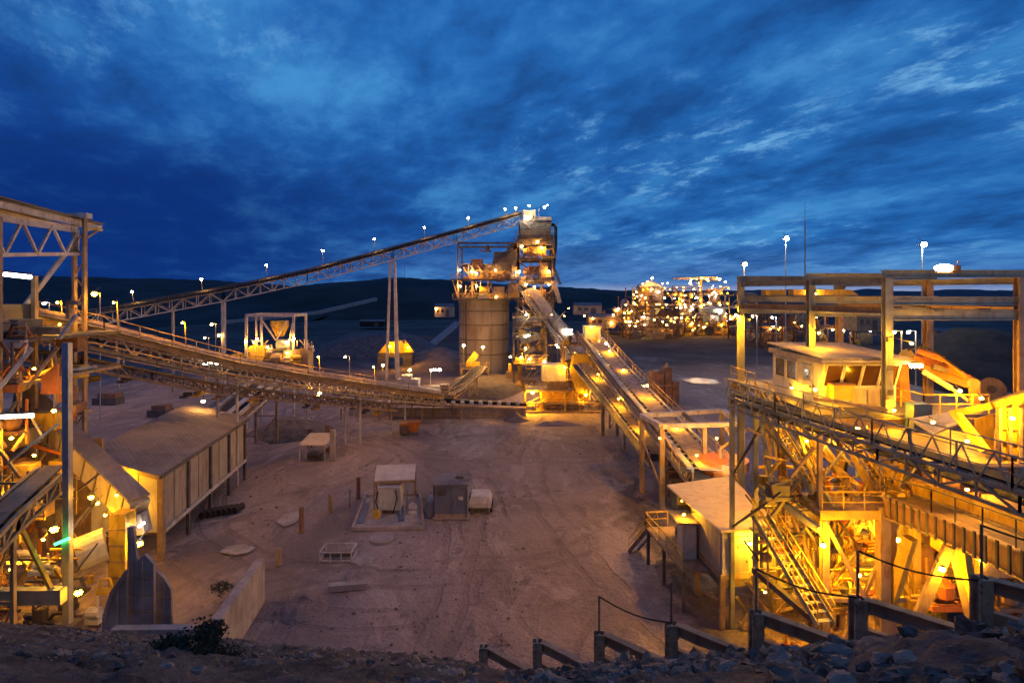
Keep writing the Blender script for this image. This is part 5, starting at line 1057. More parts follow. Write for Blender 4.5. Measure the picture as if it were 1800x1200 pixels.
# retaining wall
root = thing('retaining_wall', 'stepped steel post and sleeper retaining wall descending below the rubble', 'retaining wall', (5, 18, 8))
PW = [V(-1.1+2.015*k, 22-1.447*k, 0) for k in range(9)]; tops = [6.36, 7.45, 8.6, 9.76, 10.93, 12.1, 13.35, 14.4, 15.5]
for k in range(9):
    p = PW[k]; t = tops[k]; part(root, 'post', MB().box(p.x-.16, p.x+.16, p.y-.16, p.y-.12, t-3.5, t).box(p.x-.16, p.x+.16, p.y+.12, p.y+.16, t-3.5, t).box(p.x-.03, p.x+.03, p.y-.12, p.y+.12, t-3.5, t), 'post_steel')
    if k < 8:
        a, b = p+V(.17, 0, 0), PW[k+1]-V(.17, 0, 0)
        part(root, 'cap_beam', MB().ibeam(a+V(0, 0, t-.17), b+V(0, 0, t-.17), .24, .32, .035), 'steel_tan'); part(root, 'end_plate', MB().box(a.x-.01, a.x+.03, a.y-.14, a.y+.14, t-.4, t-.02), 'steel_dark')
        for bz in (.1, .26): part(root, 'bolt', MB().box(a.x-.34, a.x-.30, a.y-.2, a.y-.12, t-bz-.03, t-bz+.03), 'steel_dark')
        for j in range(3): part(root, 'sleeper', MB().beam(a+V(0, 0, t-.95-j*.42), b+V(0, 0, t-.95-j*.42), .16, .36), 'steel_tan')
    if k >= 2: part(root, 'rail_post', MB().tube(V(p.x, p.y, t), V(p.x, p.y, t+1.24), .035, n=6), 'steel_dark')
    if 2 <= k < 8 and k != 3:
        a, b = V(p.x, p.y, tops[k]+1.22), V(PW[k+1].x, PW[k+1].y, tops[k]+1.18); mb = MB(); pr = a
        for j in range(1, 9): s = j/8; c = a.lerp(b, s)-V(0, 0, .35*math.sin(math.pi*s)*(.5)); mb.tube(pr, c, .025, n=5); pr = c
        part(root, 'cable', mb, 'rubber')
# rubble
def on_slope(x, y): return emb_z(x, y)
mb = MB(); rn = random.Random(5); mb2 = MB()
for k in range(15000):
    x = rn.uniform(-26, 15) if k % 3 else rn.uniform(-3, 14); ey = edge_y(x); y = ey-abs(rn.gauss(0, 4.5))-.15
    if y < 5.5: continue
    r = (.035+(.21 if x > -2 else .15)*rn.random()**3.6)*(1.0 if x > -2 else .9)
    (mb if rn.random() < .7 else mb2).ball((x, y, on_slope(x, y)+r*.2), r, (rn.uniform(.6, 1.5), rn.uniform(.6, 1.4), rn.uniform(.45, .85)), .95 if r > .07 else .6, 2 if r > .07 else 1, k)
solo('rubble', 'dark broken rubble spilling down the near slope', 'rubble', mb, 'rock', kind='stuff'); solo('rubble', 'pale stones mixed through the rubble of the near slope', 'rubble', mb2, 'rock_pale', kind='stuff')
BL = [(965, 1172, 18.4, .36, 0), (1010, 1180, 16.5, .40, 0), (1098, 1165, 17.3, .5, 1), (1150, 1185, 14.2, .33, 0), (1240, 1176, 13.6, .34, 0), (1300, 1180, 12.7, .3, 0), (1392, 1160, 13.1, .3, 0), (1448, 1150, 13, .3, 0), (1520, 1120, 13.6, .42, 0), (1560, 1150, 11.9, .32, 0), (1600, 1108, 13.2, .34, 1), (1655, 1118, 12.4, .34, 1), (1700, 1096, 12.7, .33, 0), (1745, 1100, 11.6, .34, 0), (1775, 1080, 11.6, .4, 0), (1480, 1180, 11.2, .34, 0), (1620, 1180, 10.3, .36, 0), (1720, 1160, 10, .38, 0), (905, 1178, 19.8, .3, 0), (1370, 1190, 11.8, .28, 1), (500, 1165, 20, .3, 0), (720, 1176, 19, .3, 0)]
bp0 = []
for k in range(4):
    mbx = MB().ball((0, 0, 0), 1, (1.25, 1, .8), 1.15, 3, 50+k); bp0.append(mbx.mesh('boulder', 'rock_pale' if k == 1 else 'rock'))
BLAB = ['dark boulder tucked under the second lowest wall beam', 'dark boulder just uphill of the third wall post', 'palest rounded boulder on the rubble, between the third and fourth wall posts', 'small dark boulder close uphill of the fourth wall post', 'dark boulder under the beam between the fourth and fifth wall posts', 'dark boulder touching the foot of the fifth wall post', 'dark boulder midway between the fifth and sixth wall posts', 'dark boulder leaning on the beam just before the sixth wall post', 'large dark boulder just past the sixth wall post', 'dark boulder uphill of the sixth wall post, half buried', 'pale boulder lying across the wall beam past the sixth post', 'squared pale block against the wall beam nearest the seventh post', 'dark boulder at the foot of the seventh wall post', 'dark boulder behind the frame of the highest wall panel', 'large dark boulder in the top corner of the rubble', 'dark boulder low in the rubble under the fifth wall panel', 'dark boulder low in the rubble under the sixth wall panel', 'biggest dark boulder low in the rubble by the picture edge', 'dark boulder beside the lowest wall post', 'small pale boulder uphill of the fifth wall post', 'dark boulder on the slope below the concrete wing wall', 'lone dark boulder on the slope crest between bush and wall']
for i, (px, py, d, r, pale) in enumerate(BL):
    r = r*.62; p = at(px, py, d); z = on_slope(p.x, p.y); o = bpy.data.objects.new('boulder', bp0[1 if pale else (0, 2, 3)[i % 3]]); COL.objects.link(o)
    o.location = (p.x, p.y, z+r*.35); o.scale = (r, r, r); o.rotation_euler = (rn.uniform(0, 1), rn.uniform(0, 1), rn.uniform(0, 6))
    o['label'] = BLAB[i]; o['category'] = 'boulder'; o['group'] = 'boulders in the near rubble'
mb = MB()
for k in range(1500):
    y = 31+rn.random()**1.4*60; x = rn.uniform(-.42, .28)*y*1.1
    if noise.noise(V(x*.09, y*.09, 2)) < -.02: continue
    r = .03+.10*rn.random()**5; mb.ball((x, y, .02+r*.3), r, (1.2, 1, .7), .4, 1, k)
solo('gravel', 'loose stones scattered thinly over the dirt yard', 'gravel', mb, 'ore_tan', kind='stuff')
def bush(label, c, R, seed, n=420):
    rn = random.Random(seed); root = thing('bush', label, 'bush', c); tw_ = MB(); lf = MB(); c = Vector(c)
    for k in range(16):
        a = rn.uniform(0, 6.28); e = rn.uniform(.2, 1.2); tip = c+V(math.cos(a)*math.cos(e)*R*1.1, math.sin(a)*math.cos(e)*R*1.1, math.sin(e)*R*.9); md = c.lerp(tip, .5)+V(0, 0, .1*R); tw_.tube(c, md, .02, .014, 5).tube(md, tip, .014, .006, 5)
        for j in range(n//16):
            q = md.lerp(tip, rn.random()*1.05)+V(rn.gauss(0, .16), rn.gauss(0, .16), rn.gauss(0, .12))*R; s = rn.uniform(.04, .09)*R+.02
            u = V(rn.gauss(0, 1), rn.gauss(0, 1), rn.gauss(0, 1)).normalized(); v = u.orthogonal().normalized(); o = len(lf.v)
            lf.v += [tuple(q-u*s), tuple(q+v*s*.5), tuple(q+u*s), tuple(q-v*s*.5)]; lf.f.append((o, o+1, o+2, o+3))
    part(root, 'stem', tw_, 'twig'); part(root, 'foliage', lf, 'leaf')
for lab, px, py, R, s in (('largest dark leafy bush at the bottom of the slope below the concrete wing wall', 345, 1178, .85, 1), ('low dark bush touching the largest bush on its outer side', 290, 1160, .5, 2), ('thin scrap of bush right of the largest bush', 398, 1172, .45, 5)):
    for d in (17, ): p = at(px, py, d); bush(lab, (p.x, p.y, on_slope(p.x, p.y)), R, s, 1400 if s == 1 else 500)
p = gp(388, 1050, 0.); bush('scrubby little bush on the dirt inside the concrete walled bin', (p.x, p.y, .3), .7, 3)

# ================================================================== LEFT PLANT
KL = 1.4
root = thing('truss_building', 'open steel building with a high roof truss and laced column, cut by the picture edge', 'steel building', (-35, 42, 0))
for dx in (-.45, .35): part(root, 'column', MB().box(-34.1+dx-.1, -34.1+dx+.1, 44.75, 45.1, 0, 25.9), 'steel_tan')
for k in range(20): bm_(root, 'lacing', V(-34.55 if k % 2 else -33.75, 44.95, 1+k*1.2), V(-33.75 if k % 2 else -34.55, 44.95, 2.2+k*1.2), .08, m='steel_tan')
part(root, 'column_cap', MB().box(-34.8, -33.4, 44.6, 45.3, 25.9, 26.3), 'steel_pale')
rb0, rb1 = at(-60, 345, 33), at(178, 402, 48.5)
part(root, 'roof_beam', MB().ibeam(rb0, rb1, .3, .42), 'steel_pale'); part(root, 'roof_beam', MB().beam(rb0+V(-4, 0, .5), rb1+V(-5, 0, .5), .3, .4), 'steel_pale'); part(root, 'roof_sheet', MB().poly([rb0+V(-9, 0, 1.1), rb0+V(.3, 0, .45), rb1+V(.3, 0, .38), rb1+V(-9, 0, 1.0)], .08), 'steel_dark')
tb0, tb1 = at(-60, 449, 34), at(137, 446, 45); ta0 = at(-60, 372, 33.6); ta1 = at(137, 404, 45)
part(root, 'truss_chord', MB().beam(tb0, tb1, .22, .26), 'steel_pale'); part(root, 'truss_chord', MB().ibeam(ta0, ta1, .26, .5, .05), 'steel_pale')
part(root, 'lattice', lattice_mb(MB(), ta0, ta1, tb0, tb1, 7, .16, verts=False), 'steel_pale')
bm_(root, 'knee_brace', at(131, 425, 45), at(-20, 620, 40), .28, m='steel_pale'); bm_(root, 'brace', at(152, 418, 45), at(176, 402, 48), .14, m='steel_tan')
part(root, 'bracket_lamp_hood', MB().beam(at(150, 402, 46), at(178, 404, 48), .22), 'steel_yellow')
bm_(root, 'column', V(-25.75, 33, 0), at(118, 602, 33), .36, m='galv'); bm_(root, 'column', at(61, 485, 42), V(at(61, 0, 42).x, 42, 0), .3, m='steel_tan'); bm_(root, 'column', at(-4, 380, 36), V(at(-4, 0, 36).x, 36, 0), .35, m='steel_tan')
bm_(root, 'brace', at(56, 612, 35), at(-20, 705, 34), .22, m='steel_pale'); bm_(root, 'brace', at(102, 745, 34), at(16, 812, 34), .13, m='galv')
for z, y0_, m in ((17.0, 37, 'steel_dark'), (14.2, 36.5, 'steel_tan'), (10.6, 36, 'steel_tan')):
    part(root, 'deck', MB().box(-44, -31.6 if z > 11 else -34, y0_, 46, z-.2, z), m)
    bm_(root, 'deck_beam', V(-44, y0_-.1, z-.3), V(-31.5 if z > 11 else -34, y0_-.1, z-.3), .3, .5, m='steel_orange' if z < 15 else 'steel_pale'); railing(root, [V(-44, y0_, z), V(-31.6 if z > 11 else -34, y0_, z)], m='steel_tan', r=.04)
part(root, 'head_box', MB().box(-39, -35.5, 38, 42, 17, 19.2).box(-34.8, -33, 38, 40, 17, 18.2), 'steel_dark'); part(root, 'drive_drum', MB().tube(V(-35.6, 37.4, 17.9), V(-33.4, 37.4, 17.9), .5, n=14), 'steel_tan'); part(root, 'hand_rail_post', MB().beam(at(120, 530, 38), at(120, 560, 38), .2).beam(at(120, 531, 38), at(140, 533, 38), .25), 'steel_tan')
rn = random.Random(77)
for k in range(60):
    px, py, d = rn.uniform(-10, 125), rn.uniform(560, 1010), rn.uniform(36, 43); a = at(px, py, d); t = rn.random()
    if a.z < .5: continue
    if t < .5: bm_(root, 'brace', a, a+V(rn.uniform(-2.4, 2.4), rn.uniform(-.4, .4), rn.uniform(-2.6, 2.6)), rn.uniform(.1, .22), m=rn.choice(('steel_tan', 'steel_orange', 'steel_pale')))
    elif t < .72: part(root, 'pipe', MB().path([a, a+V(rn.uniform(-1, 1), .2, -1), a+V(rn.uniform(-2, 2), .3, -1.6)], rn.uniform(.08, .2), 7), rn.choice(('steel_tan', 'steel_orange', 'rubber')))
    else: part(root, 'machine', MB().box(a.x, a.x+rn.uniform(.6, 1.8), d, d+1, a.z, a.z+rn.uniform(.5, 1.4)), rn.choice(('steel_tan', 'brown', 'steel_dark', 'steel_yellow')))
part(root, 'machine_guard', MB().poly([at(84, 660, 37.5), at(110, 638, 37.5), at(112, 690, 37.5), at(82, 690, 37.5)], 1), 'steel_orange')
for px, py, d, r, k in ((95, 722, 35.2, .17, 400), (60, 648, 38, .12, 400), (20, 770, 36, .14, 500), (95, 930, 34.4, .3, 150), (76, 948, 34, .12, 300), (160, 874, 35.5, .2, 160), (171, 884, 36, .17, 120), (138, 1041, 31.4, .26, 90), (30, 870, 36, .12, 500), (20, 1000, 35, .16, 400), (60, 800, 36, .12, 400), (105, 570, 43, .1, 400)): lamp(root, at(px, py, d), r, k, SOD)
q = at(8, 482, 39); lamp(root, q, .24, 38, COOL, 'tube', to=at(54, 487, 39)); q = at(-10, 733, 33); lamp(root, q, .2, 38, COOL, 'tube', to=at(58, 730, 33)); 
part(root, 'green_sign_light', MB().beam(at(97, 956, 32.3), at(121, 946, 32.3), .13), emis('green_glow', (.03, 1., .18), 14)); part(root, 'green_board', MB().box(at(108, 0, 32.4).x, at(121, 0, 32.4).x, 32.4, 32.5, at(0, 1000, 32.4).z, at(0, 954, 32.4).z), 'steel_green')
bm_(root, 'base_beam', at(-60, 1048, 31.5), at(112, 1046, 31.5), .5, .8, m='steel_green'); bm_(root, 'strut', at(24, 902, 32), at(90, 1034, 31.5), .2, m='steel_yellow'); part(root, 'back_wall', MB().box(-44, -31, 43, 43.3, 0, 9), 'steel_tan')
part(root, 'column_foot', MB().box(-26.3, -25.2, 32.4, 33.5, 0, .9), 'steel_dark')
clutter(root, -43, -32, 36.4, 38, (17.05, 14.25, 10.65, .1), 46, 91, .9, ('steel_tan', 'steel_dark', 'brown', 'steel_orange')); tangle(root, -43, -31, 35.8, 37, .5, 17, 110, 92, .16, 2.8, ('steel_tan', 'steel_tan', 'steel_dark', 'steel_orange'))
clutter(root, -33, -24.5, 33.8, 36.5, (.1, 1.6, 3.2), 30, 93, .8, ('steel_tan', 'steel_dark', 'brown', 'cream', 'steel_yellow')); tangle(root, -33, -26, 34, 35.5, .2, 9, 60, 94, .12, 2.2, ('steel_tan', 'steel_dark', 'steel_yellow'))
# sloping chute gallery
root = thing('chute_gallery', 'ribbed inclined enclosed chute sloping down to the near end of the shed', 'chute gallery', at(250, 905, 37))
a, b = at(40, 700, 44), at(243, 900, 37)
part(root, 'casing', MB().beam(a, b, 1.25, 1.5), 'cream_wall'); part(root, 'roof', MB().beam(a+V(.06, 0, .95), b+V(.06, 0, .95), 1.4, .1), 'roof_sheet')
for i in range(10): q = a.lerp(b, (i+.5)/10); n_ = (b-a).normalized()*.06; part(root, 'rib', MB().beam(q-n_, q+n_, 1.36, 1.6), 'steel_dark')
part(root, 'spout', MB().beam(b, b+V(.3, 0, -1.3), .8, .8), 'roof_sheet'); lamp(root, b+V(.55, -.8, -.6), .1, 260, COOL, 'tube', to=b+V(.9, -.8, -.35))
for t in (.45, .8): q = a.lerp(b, t); bm_(root, 'leg', V(q.x, q.y, 0), q-V(0, 0, 1), .28, m='steel_tan')
part(root, 'duct', MB().box(at(192, 0, 35.5).x, at(220, 0, 35.5).x, 35.5, 36.5, .2, 6.2), 'steel_yellow')
for z in (1.2, 2.2, 3.2, 4.2, 5.2): part(root, 'duct_flange', MB().box(at(191, 0, 35.5).x, at(221, 0, 35.5).x, 35.44, 36.55, z, z+.07), 'steel_tan')
for px, py, d, r, k in ((245, 955, 36, .28, 110), (205, 870, 34.5, .1, 300), (185, 905, 37, .12, 300)): lamp(root, at(px, py, d), r, k, SOD)
part(root, 'cream_tank', MB().tube(at(138, 975, 35.2), at(188, 955, 36), 1.05, n=18), 'cream')
cz, CPz, _ = conveyor('near_left_belt', 'grimy belt conveyor crossing low behind the tube lamp at the picture edge', [at(-90, 1000, 27), at(0, 905, 30), at(96, 822, 34)], 1.8, .9, m='steel_tan', web='steel_tan', rails=False, walk=False, beltm='ore_tan')
cz.name = 'reject_conveyor'; WPOS['reject_conveyor'] = WPOS['near_left_belt']
legs(cz, CPz[1]-V(0, 0, .9), .7, w=.2, m='steel_tan')
# big shed
root = thing('stilted_shed', 'long shed on stilts with a dusty grey mono pitch roof and yellow lit gable', 'shed', (-29, 52, 0))
r_ = [V(-31.9, 42.2, 8.0), V(-26.0, 42.0, 6.5), V(-28.4, 61.5, 6.5), V(-35.4, 62.2, 8.0)]
part(root, 'roof', MB().poly(r_, .14), 'roof_sheet')
g_ = [V(-31.6, 42.8, 0), V(-26.4, 42.6, 0), V(-28.8, 61, 0), V(-35, 61.6, 0)]
def wl(nm, a, b, z0, za, zb, th, m):
    d = (b-a).normalized(); s = V(d.y, -d.x, 0)*th/2
    return part(root, nm, MB().quad8([a-s+V(0, 0, z0), a+s+V(0, 0, z0), b+s+V(0, 0, z0), b-s+V(0, 0, z0), a-s+V(0, 0, za), a+s+V(0, 0, za), b+s+V(0, 0, zb), b-s+V(0, 0, zb)]), m)
wl('side_wall', g_[1], g_[2], 2.1, 6.35, 6.35, .12, 'cream_wall'); wl('gable_wall', g_[0], g_[1], 2.1, 7.75, 6.4, .12, 'cream'); wl('back_wall', g_[2], g_[3], 2.1, 6.35, 7.8, .12, 'cream_wall'); wl('side_wall', g_[3], g_[0], 2.1, 7.8, 7.8, .12, 'cream_wall')
part(root, 'floor', MB().poly([g_[0]+V(0, 0, 2), g_[1]+V(0, 0, 2), g_[2]+V(0, 0, 2), g_[3]+V(0, 0, 2)], .25), 'steel_dark')
for i in range(5):
    q = g_[1].lerp(g_[2], i/4)+V(.14, 0, 0); bm_(root, 'side_post', V(q.x, q.y, 0 if i != 1 else .0), V(q.x, q.y, 6.3), .26 if i else .4, m='steel_tan' if i == 0 else 'steel_dark')
for q in (g_[0], g_[3]): bm_(root, 'stilt', q, q+V(0, 0, 2), .3, m='steel_dark')
part(root, 'sill_beam', MB().beam(g_[1]+V(.22, 0, 2.1), g_[2]+V(.22, 0, 2.1), .2, .3), 'steel_pale'); part(root, 'fascia', MB().beam(r_[0]+V(0, -.06, -.12), r_[1]+V(0, -.06, -.12), .12, .3), 'steel_tan'); part(root, 'gutter', MB().beam(r_[1]+V(.08, 0, -.1), r_[2]+V(.08, 0, -.1), .14, .2), 'steel_dark')
for t in (.35, .7): part(root, 'gable_seam', MB().beam(g_[0].lerp(g_[1], t)+V(0, -.09, 2.2), g_[0].lerp(g_[1], t)+V(0, -.09, 6.8), .05), 'steel_dark')
for t in (.12, .37, .62, .87): part(root, 'cladding_seam', MB().beam(g_[1].lerp(g_[2], t)+V(.08, 0, 2.3), g_[1].lerp(g_[2], t)+V(.08, 0, 6.2), .035), 'steel_dark')
lamp(root, at(217, 836, 41.4), .22, 170, SOD); lamp(root, V(-27.6, 41.8, 4.2), .12, 120, SOD)
# concrete bin and steel plates
root = thing('concrete_bin', 'low walled concrete bin with a pale wing wall, at the foot of the near slope', 'concrete bin', (-17, 33, 0))
part(root, 'wing_wall', MB().beam(V(-15.6, 30, 1.3), V(-16.3, 36.9, 1.3), .5, 2.9), 'concrete'); part(root, 'front_wall', MB().beam(V(-20.9, 29.8, 1.2), V(-15.9, 29.9, 1.2), .5, 2.6), 'concrete'); part(root, 'coping', MB().beam(V(-15.6, 29.98, 2.79), V(-16.3, 36.9, 2.79), .56, .08), 'concrete')
root = thing('steel_plates', 'upright bluish steel plates with a peaked middle one, standing in the concrete bin', 'steel plates', at(240, 1090, 32))
def bp_(pts, d, th=.12): part(root, 'plate', MB().poly([at(x, y, d) for x, y in pts], th), 'plate_steel')
bp_([(178, 1150), (182, 1088), (196, 1040), (224, 1002), (224, 1150)], 31.2, .2); bp_([(226, 1150), (226, 925), (236, 925), (243, 985), (256, 972), (272, 990), (272, 1150)], 31.5, .2); bp_([(274, 1150), (274, 1000), (288, 1012), (302, 1035), (304, 1150)], 31.9, .2); bp_([(180, 1088), (194, 1040), (222, 1000), (226, 1004), (198, 1046), (184, 1090)], 31.0, .1)
for x, y0_, y1_, d in ((231, 930, 1140, 31.36), (250, 985, 1140, 31.36), (206, 1032, 1140, 31.0), (288, 1020, 1140, 31.76)): part(root, 'stiffener', MB().beam(at(x, y0_, d), at(x, y1_, d), .06, .06), 'plate_steel')
for y in (1015, 1045, 1075): part(root, 'weld_strip', MB().beam(at(228, y, 31.38), at(271, y, 31.38), .05), 'steel_tan')
for y in (1050, 1085): part(root, 'weld_strip', MB().beam(at(276, y, 31.78), at(303, y, 31.78), .05), 'steel_tan')
# ================================================================== YARD THINGS
def at_ground(px, py): return gp(px, py)
# fuel pad
root = thing('equipment_pad', 'kerbed equipment pad with a blue drain, between the bollards and the grey kiosk', 'concrete pad', (-10.5, 51, 0))
c = [gp(620, 932), gp(745, 930), gp(738, 872), gp(642, 874)]
part(root, 'slab', MB().poly([p+V(0, 0, .06) for p in c], .12), 'concrete')
for i in range(4): part(root, 'kerb', MB().beam(c[i]+V(0, 0, .16), c[(i+1) % 4]+V(0, 0, .16), .22, .3), 'concrete')
part(root, 'drain', MB().beam(gp(633, 922)+V(0, 0, .16), gp(646, 886)+V(0, 0, .16), .45, .06), 'blue_paint'); part(root, 'drain', MB().beam(gp(706, 918)+V(0, 0, .16), gp(704, 880)+V(0, 0, .16), .5, .06), 'blue_paint')
root = thing('canopy', 'tan flat canopy roof on thin posts over the back of the equipment pad', 'canopy', (-10.6, 54, 0))
c = [at(658, 846, 51.5), at(729, 843, 51.5), at(731, 816, 55.8), at(662, 818, 55.8)]
part(root, 'roof', MB().poly(c, .14), 'roof_beige')
for p in c: bm_(root, 'post', V(p.x, p.y, 0), p, .12, m='steel_tan')
part(root, 'fascia', MB().beam(c[0]+V(0, -.06, -.1), c[1]+V(0, -.06, -.1), .06, .2), 'steel_tan')
root = thing('tank_unit', 'pale grey box tank with black hoses, standing on the equipment pad', 'tank', gp(684, 906))
p = gp(684, 906); part(root, 'tank_body', MB().box(p.x-.95, p.x+.95, p.y, p.y+1.7, .5, 2.5), 'cream'); part(root, 'tank_lid', MB().poly([V(p.x-1, p.y-.1, 2.52), V(p.x+1, p.y-.1, 2.52), V(p.x+.9, p.y+1.8, 2.75), V(p.x-.9, p.y+1.8, 2.75)], .08), 'dusty_white')
part(root, 'plinth', MB().box(p.x-.6, p.x+.3, p.y+.1, p.y+1.5, .1, .5), 'brown'); part(root, 'hose', MB().path([V(p.x-1, p.y-.1, 2.2), V(p.x-1.15, p.y-.2, 1.3), V(p.x-.9, p.y-.3, .6)], .06), 'rubber'); part(root, 'hose', MB().path([V(p.x+.6, p.y-.1, 2.3), V(p.x+.75, p.y-.2, 1.6), V(p.x+.4, p.y-.3, .3)], .06), 'rubber'); part(root, 'ladder', MB().beam(V(p.x+1.02, p.y-.1, .1), V(p.x+1.02, p.y-.1, 2.5), .1), 'steel_pale')
def small(name, label, cat, px, py, mk, m, group=None):
    p = gp(px, py); mb = MB(); mk(mb, p); return solo(name, label, cat, mb, m, group, loc=p)
small('yellow_drum', 'little yellow topped drum in front of the pale tank', 'drum', 662, 912, lambda mb, p: mb.lathe(p, [(.3, 0), (.34, .1), (.34, .7), (.2, .8), (.2, .84)], 12), 'steel_yellow')
r2 = thing('warning_sign', 'small white two panel sign on a post by the equipment pad corner', 'sign', gp(726, 924)); p = gp(726, 924)
part(r2, 'post', MB().tube(p, p+V(0, 0, 2.1), .05, n=6), 'steel_pale'); part(r2, 'panel', MB().poly([p+V(-.38, -.07, 1.5), p+V(.38, -.07, 1.5), p+V(.3, -.07, 1.9), p+V(0, -.07, 2.1), p+V(-.3, -.07, 1.9)], .03), 'dusty_white'); part(r2, 'panel', MB().box(p.x-.38, p.x+.38, p.y-.09, p.y-.06, 1.05, 1.35), 'dusty_white')
for lab, px, py, hh in (('thin pale post at the pad corner nearest the grey kiosk', 741, 925, 2.6), ('thin grey post behind the pad sign', 715, 905, 2.2), ('thin dark post at the pad corner nearest the bollards', 615, 890, 1.6)):
    small('marker_post', lab, 'post', px, py, lambda mb, p: mb.tube(p, p+V(0, 0, hh), .07, n=8).box(p.x-.12, p.x+.12, p.y-.12, p.y+.12, 0, .08), 'steel_tan')
# kiosk
root = thing('steel_kiosk', 'blue grey steel kiosk with one door standing open', 'kiosk', (-5.4, 51.5, 0)); x0, x1, y0, y1 = at(764, 0, 50.4).x, at(822, 0, 50.4).x, 50.4, 53.4
part(root, 'walls', MB().box(x0, x1, y0, y1, .1, 2.95), 'bluegrey'); part(root, 'roof', MB().box(x0-.1, x1+.1, y0-.12, y1+.1, 2.97, 3.1), 'roof_sheet'); dr = part(root, 'door', MB().beam(V(x0-.05, y0+.1, 1.6), V(x0-.55, y1+.2, 1.6), .08, 2.9), 'steel_dark'); part(dr, 'handle', MB().box(x0-.75, x0-.62, y1-.5, y1-.4, 1.3, 1.5), 'galv')
part(root, 'annex', MB().box(x0-.75, x0-.08, y0+.25, y1-.9, 0, 1.5), 'bluegrey'); part(root, 'plinth', MB().box(x0-.2, x1+.15, y0-.15, y1, 0, .1), 'concrete'); part(root, 'seam', MB().box((x0+x1)/2-.02, (x0+x1)/2+.02, y0-.03, y0-.005, .2, 2.8), 'steel_dark')
for k in range(6): part(root, 'louvre', MB().box(x0+.25, x0+1.0, y0-.06, y0-.01, 2.1+k*.1, 2.15+k*.1), 'steel_dark')
part(root, 'handle', MB().box(x1-1.15, x1-1.08, y0-.09, y0-.01, 1.3, 1.65), 'galv'); part(root, 'sign', MB().box(x1-.8, x1-.4, y0-.04, y0-.01, 1.7, 2.0), 'dusty_white'); part(root, 'vent', MB().box(x1-1.2, x1-.5, y1-1.6, y1-.9, 3.1, 3.35), 'steel_dark'); part(root, 'conduit', MB().path([V(x1-.1, y0-.06, .1), V(x1-.1, y0-.06, 2.6), V(x1-.6, y0-.06, 2.75)], .04), 'steel_dark'); part(root, 'dirt_skirt', MB().box(x0-.01, x1+.01, y0-.012, y0-.002, .1, .45), 'dust')
root = thing('dusty_trailer', 'small dusty white covered trailer parked against the grey kiosk', 'trailer', gp(843, 903)); p = gp(843, 903)
part(root, 'tray', MB().box(p.x-1.0, p.x+1.05, p.y, p.y+2.4, .55, .95), 'dusty_white'); part(root, 'cover', MB().quad8([V(p.x-1, p.y, .96), V(p.x+1.05, p.y, .96), V(p.x+1.05, p.y+2.4, .96), V(p.x-1, p.y+2.4, .96), V(p.x-.8, p.y+.2, 1.5), V(p.x+.85, p.y+.2, 1.5), V(p.x+.85, p.y+2.2, 1.5), V(p.x-.8, p.y+2.2, 1.5)]), 'dusty_white')
for s in (-1.0, 1.05):
    for yy in (.5, 1.9): part(root, 'wheel', MB().tube(V(p.x+s-.1, p.y+yy, .33), V(p.x+s+.1, p.y+yy, .33), .33, n=14), 'rubber')
for a_ in (-.75, .75): part(root, 'leg', MB().beam(V(p.x+a_, p.y-.05, 0), V(p.x+a_, p.y-.05, .6), .1), 'steel_dark')
# bollards: one mesh each, copied
BO = [('rust red bollard, the second one up the row beside the pale crust patch', 530, 935, 2.1, 'brown'), ('yellow brown bollard between the rust red one and the pad', 581, 900, 1.7, 'steel_tan'), ('tallest dark bollard, behind the pad corner', 630, 876, 2.1, 'brown'), ('short yellow bollard nearest the concrete wing wall', 490, 992, 1.25, 'steel_tan')]
for lab, px, py, hh, m in BO:
    p = gp(px, py); o = solo('bollard', lab, 'bollard', MB().lathe(p, [(.26, 0), (.26, .06), (.2, .06), (.2, hh-.06), (.14, hh)], 14), m, 'steel bollards in the yard', loc=p)
# picnic style shelter and posts
root = thing('pump_shelter', 'small tan roofed pump shelter on four legs in the far yard', 'shelter', gp(550, 810)); p = gp(550, 812)
part(root, 'roof', MB().poly([p+V(-1.7, 0, 2.0), p+V(1.5, 0, 2.0), p+V(1.6, 3, 2.7), p+V(-1.4, 3, 2.7)], .12), 'roof_beige'); part(root, 'hood', MB().tube(p+V(1.5, .2, 1.85), p+V(1.6, 3, 2.5), .28, n=10), 'dusty_white')
for dx, dy in ((-1.6, .1), (1.4, .1), (-1.4, 2.8), (1.5, 2.8)): part(root, 'leg', MB().beam(p+V(dx, dy, 0), p+V(dx, dy, 2.1), .1), 'steel_pale')
part(root, 'pump', MB().box(p.x-.9, p.x+.9, p.y+.6, p.y+2, 0, .9).tube(p+V(-.6, .5, .8), p+V(.6, .5, .8), .3, n=10), 'steel_dark')
for lab, px, py, hh, m in (('dark stubby post behind the pump shelter', 545, 785, 2.3, 'brown'), ('rusty post right of the pump shelter hood', 576, 793, 3.2, 'brown'), ('pale tall post right of the rusty post', 585, 809, 3.6, 'concrete')):
    p = gp(px, py); solo('standing_post', lab, 'post', MB().box(p.x-.28, p.x+.28, p.y-.2, p.y+.2, 0, hh).box(p.x-.32, p.x+.32, p.y-.24, p.y+.24, hh, hh+.06), m, loc=p)
root = thing('yellow_skip', 'small orange and dark tipping skip alone in the far yard', 'skip', gp(721, 762)); p = gp(721, 762)
part(root, 'bin', MB().quad8([p+V(-1.0, -.6, .4), p+V(1.0, -.6, .4), p+V(1, .8, .4), p+V(-1, .8, .4), p+V(-1.4, -.9, 1.5), p+V(1.5, -.9, 1.8), p+V(1.5, 1.1, 1.8), p+V(-1.4, 1.1, 1.5)]), 'steel_orange'); part(root, 'base', MB().box(p.x-1.3, p.x+.8, p.y-.7, p.y+.7, 0, .4), 'steel_dark'); part(root, 'load', MB().box(p.x-1.3, p.x-.1, p.y-1.1, p.y-.9, .3, 1.3), 'steel_dark')
